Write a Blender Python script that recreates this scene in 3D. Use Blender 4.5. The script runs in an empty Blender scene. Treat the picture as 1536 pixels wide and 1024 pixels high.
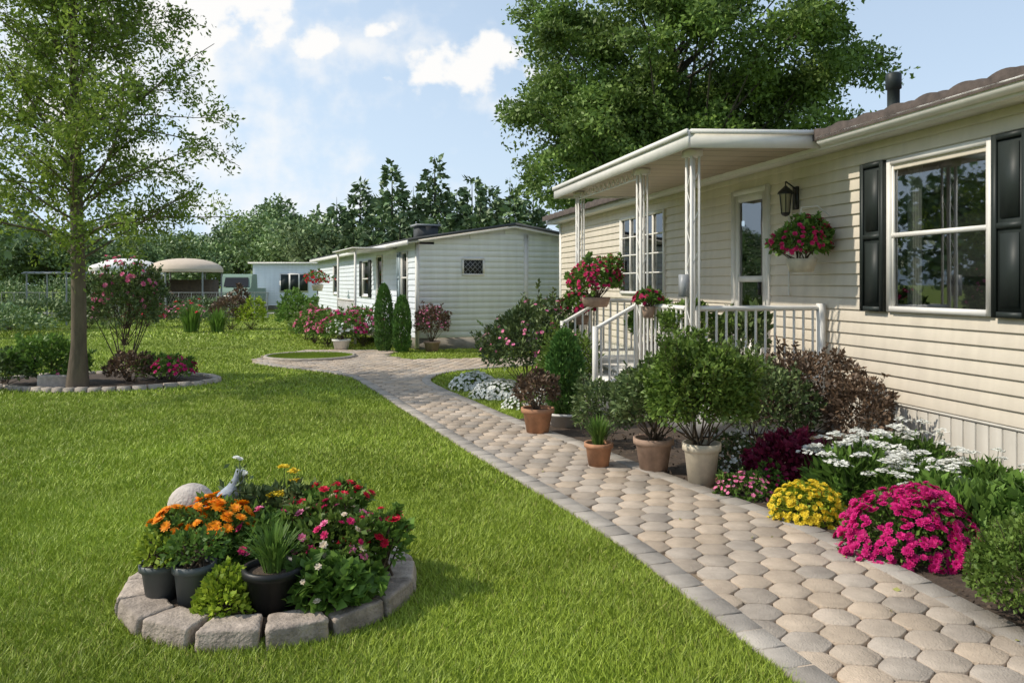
import bpy, bmesh, math, random
import numpy as np
from mathutils import Vector, Matrix
rng=np.random.default_rng(7); random.seed(7)
S=bpy.context.scene
# ------------------------------------------------------------------ materials
def newmat(name):
    m=bpy.data.materials.new(name); m.use_nodes=True
    nt=m.node_tree; nt.nodes.clear()
    out=nt.nodes.new('ShaderNodeOutputMaterial')
    return m,nt,out
def N(nt,t,**k):
    n=nt.nodes.new(t)
    for a,b in k.items(): setattr(n,a,b)
    return n
def pm(name,col,rough=.6,var=.15,scale=4.,bump=0.,bscale=40.,metal=0.,island=0.,spec=.5,stretch=None,drip=0.,col2=None,low=0.):
    m,nt,out=newmat(name); L=nt.links
    p=N(nt,'ShaderNodeBsdfPrincipled'); p.inputs['Roughness'].default_value=rough; p.inputs['Metallic'].default_value=metal
    p.inputs['Specular IOR Level'].default_value=spec
    tc=N(nt,'ShaderNodeTexCoord'); src=tc.outputs['Object']
    if stretch:
        mp=N(nt,'ShaderNodeMapping'); mp.inputs['Scale'].default_value=stretch; L.new(src,mp.inputs['Vector']); src=mp.outputs[0]
    no=N(nt,'ShaderNodeTexNoise'); no.inputs['Scale'].default_value=scale; no.inputs['Detail'].default_value=4; no.inputs['Roughness'].default_value=.65
    L.new(src,no.inputs['Vector'])
    mr=N(nt,'ShaderNodeMapRange'); mr.inputs[1].default_value=.3; mr.inputs[2].default_value=.7; mr.inputs[3].default_value=1-var; mr.inputs[4].default_value=1+var
    L.new(no.outputs['Fac'],mr.inputs[0]); fac=mr.outputs[0]
    def mulnoise(scale3,amt,fac):
        mp=N(nt,'ShaderNodeMapping'); mp.inputs['Scale'].default_value=scale3; L.new(tc.outputs['Object'],mp.inputs['Vector'])
        n3=N(nt,'ShaderNodeTexNoise'); n3.inputs['Scale'].default_value=1.; n3.inputs['Detail'].default_value=4; L.new(mp.outputs[0],n3.inputs['Vector'])
        r=N(nt,'ShaderNodeMapRange'); r.inputs[1].default_value=.35; r.inputs[2].default_value=.65; r.inputs[3].default_value=1-amt; r.inputs[4].default_value=1+amt*.5
        L.new(n3.outputs['Fac'],r.inputs[0]); mu=N(nt,'ShaderNodeMath',operation='MULTIPLY'); L.new(fac,mu.inputs[0]); L.new(r.outputs[0],mu.inputs[1]); return mu.outputs[0]
    if drip>0: fac=mulnoise((7,7,.6),drip,fac)
    if low>0: fac=mulnoise((.9,.9,.9),low,fac)
    g=None
    if island>0:
        g=N(nt,'ShaderNodeNewGeometry'); r=N(nt,'ShaderNodeMapRange'); r.inputs[3].default_value=1-island; r.inputs[4].default_value=1+island
        L.new(g.outputs['Random Per Island'],r.inputs[0]); mu=N(nt,'ShaderNodeMath',operation='MULTIPLY'); L.new(fac,mu.inputs[0]); L.new(r.outputs[0],mu.inputs[1]); fac=mu.outputs[0]
    vm=N(nt,'ShaderNodeVectorMath',operation='SCALE'); vm.inputs[0].default_value=col
    if col2:
        wn=N(nt,'ShaderNodeTexWhiteNoise',noise_dimensions='1D'); L.new(g.outputs['Random Per Island'],wn.inputs['W'])
        mx=N(nt,'ShaderNodeMix',data_type='RGBA'); mx.inputs[6].default_value=(*col,1); mx.inputs[7].default_value=(*col2,1); L.new(wn.outputs['Value'],mx.inputs[0]); L.new(mx.outputs[2],vm.inputs[0])
    L.new(fac,vm.inputs['Scale']); L.new(vm.outputs[0],p.inputs['Base Color'])
    if bump>0:
        n2=N(nt,'ShaderNodeTexNoise'); n2.inputs['Scale'].default_value=bscale; n2.inputs['Detail'].default_value=4; L.new(src,n2.inputs['Vector'])
        b=N(nt,'ShaderNodeBump'); b.inputs['Strength'].default_value=bump; b.inputs['Distance'].default_value=.01; L.new(n2.outputs['Fac'],b.inputs['Height']); L.new(b.outputs[0],p.inputs['Normal'])
    L.new(p.outputs[0],out.inputs[0]); return m
def fol(name,dark,light,trans=.35,rough=.5,cscale=1.2,cvar=.3,gain=1.45):
    m,nt,out=newmat(name); L=nt.links
    if 'petal' in name: gain=1
    dark=[c*gain for c in dark]; light=[c*gain for c in light]
    g=N(nt,'ShaderNodeNewGeometry'); mix=N(nt,'ShaderNodeMix',data_type='RGBA'); mix.inputs[6].default_value=(*dark,1); mix.inputs[7].default_value=(*light,1)
    L.new(g.outputs['Random Per Island'],mix.inputs[0])
    tc=N(nt,'ShaderNodeTexCoord'); no=N(nt,'ShaderNodeTexNoise'); no.inputs['Scale'].default_value=cscale; no.inputs['Detail'].default_value=2
    L.new(tc.outputs['Object'],no.inputs['Vector'])
    mr=N(nt,'ShaderNodeMapRange'); mr.inputs[1].default_value=.3; mr.inputs[2].default_value=.7; mr.inputs[3].default_value=1-cvar; mr.inputs[4].default_value=1+cvar
    L.new(no.outputs['Fac'],mr.inputs[0])
    vm=N(nt,'ShaderNodeVectorMath',operation='SCALE'); L.new(mix.outputs[2],vm.inputs[0]); L.new(mr.outputs[0],vm.inputs['Scale'])
    p=N(nt,'ShaderNodeBsdfPrincipled'); p.inputs['Roughness'].default_value=rough; p.inputs['Specular IOR Level'].default_value=.3
    L.new(vm.outputs[0],p.inputs['Base Color'])
    if trans>0:
        t=N(nt,'ShaderNodeBsdfTranslucent'); ms=N(nt,'ShaderNodeMixShader'); ms.inputs[0].default_value=trans
        L.new(vm.outputs[0],t.inputs['Color']); L.new(p.outputs[0],ms.inputs[1]); L.new(t.outputs[0],ms.inputs[2]); L.new(ms.outputs[0],out.inputs[0])
    else: L.new(p.outputs[0],out.inputs[0])
    return m
def glassmat(name):
    m,nt,out=newmat(name); L=nt.links
    t=N(nt,'ShaderNodeBsdfTransparent'); t.inputs[0].default_value=(.62,.66,.66,1)
    g=N(nt,'ShaderNodeBsdfGlossy'); g.inputs['Roughness'].default_value=.02; g.inputs[0].default_value=(.85,.88,.9,1)
    no=N(nt,'ShaderNodeTexNoise'); no.inputs['Scale'].default_value=1.3; tc=N(nt,'ShaderNodeTexCoord'); L.new(tc.outputs['Object'],no.inputs['Vector'])
    b=N(nt,'ShaderNodeBump'); b.inputs['Strength'].default_value=.05; b.inputs['Distance'].default_value=.02; L.new(no.outputs['Fac'],b.inputs['Height']); L.new(b.outputs[0],g.inputs['Normal'])
    ms=N(nt,'ShaderNodeMixShader'); ms.inputs[0].default_value=.26
    L.new(t.outputs[0],ms.inputs[1]); L.new(g.outputs[0],ms.inputs[2]); L.new(ms.outputs[0],out.inputs[0]); return m

M={}
M['siding']=pm('siding_cream',(.67,.60,.495),.5,.06,1.2,.05,60,drip=.07)
M['siding2']=pm('siding_white',(.80,.84,.90),.5,.04,1.2,.05,60,drip=.05)
M['trim']=pm('white_trim',(.76,.735,.69),.5,.08,3)
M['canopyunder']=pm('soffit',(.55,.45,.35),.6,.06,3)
M['skirt']=pm('skirting',(.68,.64,.57),.55,.06,2,.05,drip=.1)
M['groove']=pm('skirting_groove_shade',(.30,.285,.25),.7,.1,3)  # darker skirt tone: groove shading put into the colour
M['conc']=pm('concrete',(.30,.27,.23),.9,.2,6,.3,50)
M['roof']=pm('roof_tile',(.075,.056,.046),.85,.4,9,.6,50)
M['roofdark']=pm('roof_felt',(.06,.065,.07),.8,.2,4)
M['shutter']=pm('shutter_paint',(.024,.031,.029),.5,.1,3,spec=.3)
M['shutterl']=pm('shutter_pale',(.32,.40,.44),.45,.1,3)
M['black']=pm('black_metal',(.015,.015,.016),.35,.1,3)
M['inside']=pm('interior',(.035,.033,.03),.9,.3,2)
M['curtain']=pm('curtain',(.36,.34,.31),.9,.1,3)
M['glass']=glassmat('window_glass')
M['lampglass']=pm('lamp_glass',(.35,.3,.2),.15,.1,3)
M['terra']=pm('terracotta',(.44,.22,.12),.85,.25,8,.15,60,drip=.15)
M['terrab']=pm('terracotta_brown',(.40,.27,.20),.85,.25,8,.15,60,drip=.15)
M['cream']=pm('cream_pot',(.62,.55,.43),.75,.15,8,.1,60,drip=.12)
M['whitepot']=pm('white_pot',(.68,.66,.62),.6,.08,8)
M['greypot']=pm('grey_pot',(.10,.11,.115),.5,.1,8)
M['blackpot']=pm('black_pot',(.016,.016,.017),.45,.1,8,spec=.3)
M['soil']=pm('soil',(.070,.048,.033),.95,.45,14,1.,70)
M['stone']=pm('edging_stone',(.36,.30,.25),.95,.35,12,1.,60,island=.2,spec=.2)
M['paver']=pm('paver',(.50,.395,.295),.92,.16,7,.9,110,island=.16,spec=.2,col2=(.40,.345,.29),low=.16)
M['brick']=pm('border_paver',(.38,.34,.295),.92,.18,5,.8,110,island=.16,spec=.2,low=.12)
M['joint']=pm('paver_joint',(.20,.15,.10),.95,.3,30,.5,80)
M['bark']=pm('bark',(.13,.10,.07),.9,.35,8,.8,30,stretch=(1,1,.25))
M['barkd']=pm('bark_dark',(.07,.06,.045),.9,.3,8,.8,30)
M['stem']=pm('stem',(.07,.11,.03),.7,.2,8)
M['twig']=pm('twig',(.10,.07,.045),.8,.25,8)
M['grey']=pm('grey_metal',(.3,.31,.32),.4,.1,8)
M['marble']=pm('garden_stone',(.50,.44,.39),.9,.25,14,.8,60)
M['bluegrey']=pm('ornament',(.30,.34,.39),.7,.4,15,.4,40,spec=.3)
M['tan']=pm('canvas_tan',(.60,.49,.38),.8,.08,2)
M['canvas']=pm('canvas_white',(.78,.74,.70),.8,.06,2)
M['vgreen']=pm('vehicle_green',(.22,.31,.23),.4,.08,3)
M['woodw']=pm('deck_wood',(.62,.60,.56),.6,.1,5)
M['kerb']=pm('bed_kerb',(.38,.33,.28),.9,.25,10,.6,60,island=.12)
M['gravel']=pm('gravel_road',(.36,.33,.29),.95,.15,6,.4,60)
M['hill']=pm('hill',(.24,.31,.37),1,.15,.02)  # blue distance haze is mixed into the hill colour
# foliage
M['leafL']=fol('leaf_light',(.085,.13,.018),(.20,.27,.045),.4)
M['leafT']=fol('leaf_big_tree',(.062,.105,.022),(.165,.24,.055),.28,cscale=.45,cvar=.4)
M['leafC']=fol('needles_hazed',(.068,.105,.045),(.135,.19,.085),0,cscale=.25,cvar=.4)  # conifer greens paled and blued, distance haze painted in
M['leafD']=fol('leaf_dist_hazed',(.085,.125,.050),(.165,.225,.09),0,cscale=.25,cvar=.45)  # lighter, bluer leaf colour in place of atmospheric haze
M['leafB']=fol('leaf_boxwood',(.055,.095,.015),(.135,.20,.04),.3,cscale=4)
M['leafG']=fol('leaf_green',(.055,.105,.02),(.14,.24,.045),.35,cscale=4)
M['leafY']=fol('leaf_lime',(.16,.23,.02),(.30,.37,.04),.3,cscale=4)
M['leafO']=fol('leaf_olive',(.05,.08,.028),(.13,.17,.06),0.15,cscale=4)
M['leafR']=fol('leaf_burgundy',(.06,.04,.028),(.14,.09,.055),0.15,cscale=4)
M['leafP']=fol('leaf_plum',(.07,.006,.02),(.15,.012,.04),0.2,cscale=4)
M['leafK']=fol('leaf_cypress',(.045,.10,.022),(.10,.19,.04),0,cscale=3)
M['blade']=fol('grass_blade',(.125,.175,.016),(.275,.345,.045),0,.5,.45,.25)
M['bladedry']=fol('grass_blade_dry',(.22,.22,.06),(.34,.32,.10),0,.6,.5,.2,1.2)
def flow(n,a,b): M[n]=fol('petal_'+n,a,b,.25,.6,6,.12)
flow('magenta',(.42,.006,.11),(.72,.02,.24)); flow('pink',(.70,.10,.28),(.9,.33,.5)); flow('red',(.50,.006,.03),(.76,.02,.07))
flow('crimson',(.45,.01,.09),(.76,.04,.20)); flow('orange',(.85,.22,.005),(.98,.42,.01)); flow('yellow',(.70,.50,.02),(.88,.70,.06)); flow('white',(.72,.72,.66),(.9,.9,.86)); flow('cream_f',(.75,.6,.45),(.85,.75,.6))

# ------------------------------------------------------------------ builder
class G:
    def __init__(s): s.V=[];s.F=[];s.n=0
    def add(s,v,f,m):
        v=np.asarray(v,float).reshape(-1,3); f=np.asarray(f,int)
        if len(f)==0: return
        s.V.append(v); s.F.append((f+s.n,m)); s.n+=len(v)
    def box(s,x0,x1,y0,y1,z0,z1,m):
        v=[(x,y,z) for x in(x0,x1) for y in(y0,y1) for z in(z0,z1)]
        s.add(v,[(0,1,3,2),(4,6,7,5),(0,4,5,1),(2,3,7,6),(0,2,6,4),(1,5,7,3)],m)
    def tube(s,P,R,m,k=6,cap=True):
        P=np.asarray(P,float); R=np.broadcast_to(np.asarray(R,float),(len(P),))
        T=np.gradient(P,axis=0); T/=np.linalg.norm(T,axis=1)[:,None]+1e-9
        ref=np.array([0,0,1.]) if abs(T[0][2])<.8 else np.array([1.,0,0])
        A=np.cross(T,ref); A/=np.linalg.norm(A,axis=1)[:,None]+1e-9; Bv=np.cross(T,A)
        a=np.arange(k)*2*math.pi/k
        v=P[:,None]+R[:,None,None]*(np.cos(a)[None,:,None]*A[:,None]+np.sin(a)[None,:,None]*Bv[:,None])
        n=len(P); i=np.arange(n-1)[:,None]*k; j=np.arange(k)[None]; j2=(j+1)%k
        f=np.stack([i+j,i+j2,i+k+j2,i+k+j],-1).reshape(-1,4)
        s.add(v.reshape(-1,3),f,m)
        if cap:
            s.add(v[-1],[list(range(k))],m); s.add(v[0],[list(range(k))[::-1]],m)
    def bar(s,a,b,r,m,k=4): s.tube([a,b],[r,r],m,k)
    def lathe(s,prof,c,m,k=24,sx=1,sy=1):
        a=np.arange(k)*2*math.pi/k; p=np.array(prof,float)
        v=np.stack([c[0]+sx*p[:,0:1]*np.cos(a),c[1]+sy*p[:,0:1]*np.sin(a),c[2]+np.repeat(p[:,1:2],k,1)],-1)
        n=len(p); i=np.arange(n-1)[:,None]*k; j=np.arange(k)[None]; j2=(j+1)%k
        f=np.stack([i+j,i+j2,i+k+j2,i+k+j],-1).reshape(-1,4); s.add(v.reshape(-1,3),f,m)
    def obj(s,name,mats,parent=None,smooth=False,loc=None):
        V=np.concatenate(s.V); me=bpy.data.meshes.new(name)
        nl=sum(f.size for f,_ in s.F); nf=sum(len(f) for f,_ in s.F)
        me.vertices.add(len(V)); me.vertices.foreach_set('co',V.astype(np.float32).ravel())
        me.loops.add(nl); me.loops.foreach_set('vertex_index',np.concatenate([f.ravel() for f,_ in s.F]).astype(np.int32))
        tot=np.concatenate([np.full(len(f),f.shape[1]) for f,_ in s.F]); st=np.concatenate([[0],np.cumsum(tot)[:-1]])
        me.polygons.add(nf); me.polygons.foreach_set('loop_start',st.astype(np.int32))
        try: me.polygons.foreach_set('loop_total',tot.astype(np.int32))
        except Exception: pass
        names=[];mi=[]
        for f,m in s.F:
            if m not in names: names.append(m)
            mi.append(np.full(len(f),names.index(m)))
        for n in names: me.materials.append(M[n])
        me.polygons.foreach_set('material_index',np.concatenate(mi).astype(np.int32))
        if smooth: me.polygons.foreach_set('use_smooth',np.ones(nf,bool))
        me.update(calc_edges=True)
        o=bpy.data.objects.new(name,me); S.collection.objects.link(o)
        if parent: o.parent=parent
        if loc: o.location=loc
        return o
def empty(name,loc=(0,0,0),rz=0):
    e=bpy.data.objects.new(name,None); S.collection.objects.link(e); e.location=loc; e.rotation_euler=(0,0,rz); return e
def nrm(a): return a/(np.linalg.norm(a,axis=-1,keepdims=True)+1e-9)
def leaves(g,C,L,W,m,out=None,ow=1.,up=.2,fold=.12,lv=.35):
    n=len(C); d=rng.normal(size=(n,3))
    if out is not None: d=nrm(d)+ow*nrm(out)
    d[:,2]+=up; d=nrm(d); b=nrm(np.cross(d,rng.normal(size=(n,3)))); k=np.cross(d,b)
    l=(L*(1+lv*rng.uniform(-1,1,n)))[:,None]; w=W*l/L
    v=np.stack([C,C+.45*l*d+.5*w*b+fold*w*k,C+l*d,C+.45*l*d-.5*w*b+fold*w*k],1)
    f=np.arange(n*4).reshape(n,4); g.add(v.reshape(-1,3),f,m)
def heads(g,P,Nn,r,m,rings=2,k=7,centre=None):
    n=len(P)
    if n==0: return
    quads=[]
    for q in range(rings):
        el=.15+1.1*q/max(1,rings); rr=r*(1-.22*q)
        for i in range(k):
            a=2*math.pi*(i+.5*q)/k; w=1.25*math.pi/k
            def pt(rad,da,h): return (rad*math.cos(a+da),rad*math.sin(a+da),h)
            quads.append([pt(.05*r,0,0.05*r*q),pt(.68*rr*math.cos(el),-w,.65*rr*math.sin(el)),pt(rr*math.cos(el),0,rr*math.sin(el)),pt(.68*rr*math.cos(el),w,.65*rr*math.sin(el))])
    T=np.array(quads).reshape(-1,3)
    z=nrm(Nn+.25*rng.normal(size=(n,3))); x=nrm(np.cross(z,rng.normal(size=(n,3)))); y=np.cross(z,x)
    s=rng.uniform(.7,1.15,n)[:,None,None]
    v=P[:,None]+s*(T[None,:,0:1]*x[:,None]+T[None,:,1:2]*y[:,None]+T[None,:,2:3]*z[:,None])
    g.add(v.reshape(-1,3),np.arange(n*len(T)).reshape(-1,4),m)
    if centre:
        C=P+z*r*.35; leaves(g,np.repeat(C,3,0),r*.3,r*.3,centre,out=np.repeat(z,3,0))
def stems(g,A,B,r,m):
    n=len(A); d=nrm(B-A); x=nrm(np.cross(d,rng.normal(size=(n,3)))); y=np.cross(d,x); vs=[]
    for P,rr in((A,r),(B,r*.5)):
        for a in(0,2.094,4.189): vs.append(P+rr*(math.cos(a)*x+math.sin(a)*y))
    v=np.stack(vs,1).reshape(-1,3); o=np.arange(n)[:,None]*6
    f=np.concatenate([o+np.array(q) for q in([0,1,4,3],[1,2,5,4],[2,0,3,5])]); g.add(v,f,m)
def dirs(n,zmin=-.15):
    z=rng.uniform(zmin,1,n); a=rng.uniform(0,2*math.pi,n); r=np.sqrt(1-z*z); return np.stack([r*np.cos(a),r*np.sin(a),z],1)
def lump(D,k=14,amp=.28,w=.35):
    c=dirs(k,-.4); h=rng.uniform(-.6,1,k)*amp; return 1+(np.exp(-((D[:,None]-c[None])**2).sum(-1)/w**2)*h).sum(1)
def bushpts(g,c,rx,ry,h,n,L,W,m,z0=0.,amp=.28,up=.2,zmin=-.35,stem='twig',shoots=0):
    D=dirs(n,zmin); ls=lump(D,16,amp); r=ls*rng.uniform(.25,1,n)**.4
    hz=h*.5; C=np.stack([c[0]+rx*D[:,0]*r,c[1]+ry*D[:,1]*r,z0+hz*.95+hz*D[:,2]*r*1.0],1) if zmin<-.3 else np.stack([c[0]+rx*D[:,0]*r,c[1]+ry*D[:,1]*r,z0+h*D[:,2]*r],1)
    C[:,2]=np.maximum(C[:,2],z0+.01); leaves(g,C,L,W,m,out=D,up=up)
    k=18; i=rng.choice(n,k); A=np.tile([c[0],c[1],z0],(k,1))+rng.normal(size=(k,3))*[.03,.03,0]; stems(g,A,C[i],.008,stem)
    if shoots:
        q=np.where((r>np.quantile(r,.8))&(D[:,2]>-.1))[0]; i=rng.choice(q,shoots); A=C[i]; dd=nrm(D[i]*.6+[0,0,.8]+.25*rng.normal(size=(shoots,3))); B=A+dd*rng.uniform(.06,.17,shoots)[:,None]*h*1.1
        stems(g,A,B,.003,stem); t=rng.uniform(.1,1,(shoots,14))[:,:,None]; P=(A[:,None]+(B-A)[:,None]*t).reshape(-1,3); leaves(g,P,L,W,m,out=np.repeat(dd,14,0),ow=.8,up=.2)
    return C,D,r
def pot(g,c,rt,rb,h,m,z0=0.):
    g.lathe([(0.001,0),(rb,0),(rb+(rt-rb)*.8,h*.8),(rt*1.0,h*.82),(rt*1.08,h*.83),(rt*1.08,h),(rt*.93,h),(rt*.9,h*.88)],(c[0],c[1],z0),m,32)
    g.lathe([(rt*.93,h*.88),(.001,h*.9)],(c[0],c[1],z0),'soil',28)
def bush(name,c,rx,ry,h,n,L,W,m,fl=None,fn=0,fr=.03,rings=2,k=7,potdef=None,z0=0.,amp=.28,up=.2,zmin=-.35,fz=-.1,centre=None,shoots=30):
    g=G(); x,y=c[:2]; zz=z0
    if potdef: pot(g,(0,0),potdef[0],potdef[1],potdef[2],potdef[3],0); zz=potdef[2]*.85
    C,D,r=bushpts(g,(0,0),rx,ry,h,n,L,W,m,zz,amp,up,zmin,shoots=shoots)
    if fl:
        q=np.where((r>np.quantile(r,.6))&(D[:,2]>fz))[0]
        fls=fl if isinstance(fl,list) else [fl]
        for f in fls:
            i=rng.choice(q,min(fn//len(fls),len(q)),replace=False); P=C[i]+D[i]*L*.7; Nn=D[i].copy(); Nn[:,2]+=.5
            heads(g,P,nrm(Nn),fr,f,rings,k,centre)
    return g.obj(name,None,loc=(x,y,z0))
def inpoly(x,y,P):
    P=np.array(P); c=np.zeros(x.shape,bool); n=len(P)
    for i in range(n):
        x1,y1=P[i];x2,y2=P[i-1]
        cond=((y1>y)!=(y2>y))&(x<(x2-x1)*(y-y1)/((y2-y1)+1e-12)+x1); c^=cond
    return c
def dpoly(x,y,P):
    P=np.array(P); d=np.full(x.shape,1e9)
    for i in range(len(P)-1):
        a=P[i];b=P[i+1]; ab=b-a; t=np.clip(((x-a[0])*ab[0]+(y-a[1])*ab[1])/(ab@ab+1e-12),0,1)
        d=np.minimum(d,np.hypot(x-a[0]-t*ab[0],y-a[1]-t*ab[1]))
    return d
def smoothline(P,n=6):
    P=[np.array(p,float) for p in P]; P=[2*P[0]-P[1]]+P+[2*P[-1]-P[-2]]; o=[]
    for i in range(1,len(P)-2):
        for t in np.linspace(0,1,n,endpoint=False):
            a,b,c,d=P[i-1:i+3]; o.append(.5*((2*b)+(c-a)*t+(2*a-5*b+4*c-d)*t*t+(3*b-a-3*c+d)*t**3))
    o.append(P[-2]); return np.array(o)
def sheet(name,P,z,m):
    bm=bmesh.new(); vs=[bm.verts.new((p[0],p[1],z)) for p in P]; bm.faces.new(vs); bmesh.ops.triangulate(bm,faces=bm.faces[:]); bmesh.ops.recalc_face_normals(bm,faces=bm.faces[:])
    for f in bm.faces:
        if f.normal.z<0: f.normal_flip()
    me=bpy.data.meshes.new(name); bm.to_mesh(me); me.materials.append(M[m]); o=bpy.data.objects.new(name,me); S.collection.objects.link(o); return o

# ------------------------------------------------------------------ ground, path
m,nt,out=newmat('lawn'); Lk=nt.links; p=N(nt,'ShaderNodeBsdfPrincipled'); p.inputs['Roughness'].default_value=.9; p.inputs['Specular IOR Level'].default_value=.15
tc=N(nt,'ShaderNodeTexCoord'); n1=N(nt,'ShaderNodeTexNoise'); n1.inputs['Scale'].default_value=.6; n1.inputs['Detail'].default_value=4; n2=N(nt,'ShaderNodeTexNoise'); n2.inputs['Scale'].default_value=35; n2.inputs['Detail'].default_value=6
for q in(n1,n2): Lk.new(tc.outputs['Object'],q.inputs['Vector'])
ad=N(nt,'ShaderNodeMath',operation='ADD'); Lk.new(n1.outputs['Fac'],ad.inputs[0]); Lk.new(n2.outputs['Fac'],ad.inputs[1])
cr=N(nt,'ShaderNodeMapRange'); cr.inputs[1].default_value=.75; cr.inputs[2].default_value=1.25; Lk.new(ad.outputs[0],cr.inputs[0])
mx=N(nt,'ShaderNodeMix',data_type='RGBA'); mx.inputs[6].default_value=(.12,.165,.02,1); mx.inputs[7].default_value=(.23,.30,.045,1); Lk.new(cr.outputs[0],mx.inputs[0]); Lk.new(mx.outputs[2],p.inputs['Base Color'])
b=N(nt,'ShaderNodeBump'); b.inputs['Strength'].default_value=.8; b.inputs['Distance'].default_value=.03; Lk.new(n2.outputs['Fac'],b.inputs['Height']); Lk.new(b.outputs[0],p.inputs['Normal']); Lk.new(p.outputs[0],out.inputs[0]); M['lawn']=m
sheet('ground_lawn',[(-1500,-1500),(1500,-1500),(1500,1500),(-1500,1500)],0,'lawn')
Ledge=smoothline([(2.2,0),(1.20,3.39),(.60,5.42),(-.42,7.96),(-1.36,10.4),(-2.35,13.0),(-2.95,14.4),(-3.7,15.3),(-4.7,16.1),(-5.5,16.9)])
Redge=smoothline([(3.3,0),(2.52,3.7),(2.12,5.42),(1.62,6.5),(1.15,7.5),(.72,8.5),(.14,9.67),(-.55,11.4),(-1.15,12.9),(-1.42,13.9),(-1.3,14.9),(-.88,15.5),(-.24,16),(.9,16.6),(3.3,17.6)])
PATH=list(map(tuple,Ledge))+[(-5.8,17.8),(-5.6,19.2),(-5.1,20.2),(-2.9,20.1),(-2.9,18.4),(-2.2,17.7),(0,18.0),(3,19.0)]+list(map(tuple,Redge[::-1]))
sheet('path_bed',PATH,.004,'joint')
ISL=[(-4.6+1.0*math.cos(a),18.2+.95*math.sin(a)) for a in np.linspace(0,2*math.pi,32,endpoint=False)]
sheet('grass_island',ISL,.03,'lawn')
g=G(); pts=[(x,y,.03) for x,y in ISL+ISL[:2]]; g.tube(pts,.05,'kerb',6,False); g.obj('island_kerb',None)
th=math.radians(19.5); U=np.array([math.cos(th),math.sin(th)]); Vv=np.array([-math.sin(th),math.cos(th)])
g=G(); a=.222; rp=.180
for j in range(-5,130):
    for i in range(-48,48):
        c=U*((i+.5*(j%2))*a+.006*math.sin(j*1.7))+Vv*(j*rp)
        if not(-6.5<c[0]<4 and 0<c[1]<20.5): continue
        x=np.array([c[0]]);y=np.array([c[1]])
        if not inpoly(x,y,PATH)[0]: continue
        if min(dpoly(x,y,Ledge)[0],dpoly(x,y,Redge)[0])<.10: continue
        if inpoly(x,y,ISL)[0] : continue
        dz=rng.uniform(-.0018,.0018); tx,ty=rng.uniform(-.016,.016,2); rot=rng.uniform(-.02,.02); sc=rng.uniform(.975,1.0)
        # hexagonal cobble with softly rounded corners: zig-zag upper and lower edges
        hx=a/2-.003; hy=rp/2; q_=.030
        corner=[(hx,-(hy-q_)),(hx,(hy-q_)),(0,hy+q_-.004),(-hx,(hy-q_)),(-hx,-(hy-q_)),(0,-(hy+q_-.004))]
        out_=[]
        for ci in range(6):
            pc=np.array(corner[ci]);pp=np.array(corner[ci-1]);pn=np.array(corner[(ci+1)%6]); d0=nrm(pp-pc)*.030; d1=nrm(pn-pc)*.030
            for t in(0,.33,.67,1): out_.append((1-t)**2*(pc+d0)+2*t*(1-t)*pc+t*t*(pc+d1))
        k=len(out_); vb=[];vt=[];vm=[]
        for XY in out_:
            for lst,f,z in((vb,1,.004),(vm,.993,.0215),(vt,.962,.0245)):
                f=f*sc; lx=f*XY[0];ly=f*XY[1]; lx,ly=lx*math.cos(rot)-ly*math.sin(rot),lx*math.sin(rot)+ly*math.cos(rot); w=c+U*lx+Vv*ly; lst.append((w[0],w[1],z+(dz+lx*tx+ly*ty if z>.01 else 0)))
        v=vb+vm+vt; F=[(q,(q+1)%k,k+(q+1)%k,k+q) for q in range(k)]+[(k+q,k+(q+1)%k,2*k+(q+1)%k,2*k+q) for q in range(k)]
        v0=np.array(v); n0=g.n
        g.V.append(v0); g.F.append((np.array(F)+n0,'paver')); g.F.append((np.array([list(range(2*k,3*k))])+n0,'paver')); g.n+=len(v0)
def bricks(g,line,side,w=.155,l=.19):
    d=np.concatenate([[0],np.cumsum(np.hypot(*np.diff(line,axis=0).T))]); s=0
    while s+l<d[-1]:
        P=[np.array([np.interp(t,d,line[:,0]),np.interp(t,d,line[:,1])]) for t in(s+.004,s+l-.004)]
        t=P[1]-P[0]; t/=np.linalg.norm(t); n=np.array([t[1],-t[0]])*side
        z=.029+rng.uniform(-.002,.003); q=[P[0],P[1],P[1]+n*w,P[0]+n*w]; ce=sum(q)/4+rng.uniform(-.004,.004,2)
        v=[(*x,.002) for x in q]+[(*(ce+(x-ce)*.99),z-.004) for x in q]+[(*(ce+(x-ce)*.95),z) for x in q]
        F=[(i,(i+1)%4,4+(i+1)%4,4+i) for i in range(4)]+[(4+i,4+(i+1)%4,8+(i+1)%4,8+i) for i in range(4)]+[(8,9,10,11)]
        g.add(v,F,'brick'); s+=l
bricks(g,Ledge,1); bricks(g,Redge,-1)
g.obj('paver_path',None)
SOIL=[(3.3,-1)]+[tuple(p) for p in Redge if p[1]<10.2]+[(.9,10.8),(.2,12.8),(.6,13.4),(2.2,13.2),(3.0,12),(3.4,10.2),(6.2,-1)]
sheet('garden_soil',SOIL,.003,'soil')
BC=(-1.32,4.42); BED=[(BC[0]+.72*math.cos(a),BC[1]+.68*math.sin(a)) for a in np.linspace(0,2*math.pi,40,endpoint=False)]
LB=[(-7.0+1.75*math.cos(a)+.15*math.cos(3*a),13.7+1.25*math.sin(a)) for a in np.linspace(0,2*math.pi,48,endpoint=False)]
sheet('left_bed_soil',LB,.03,'soil'); 
g=G()
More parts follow.
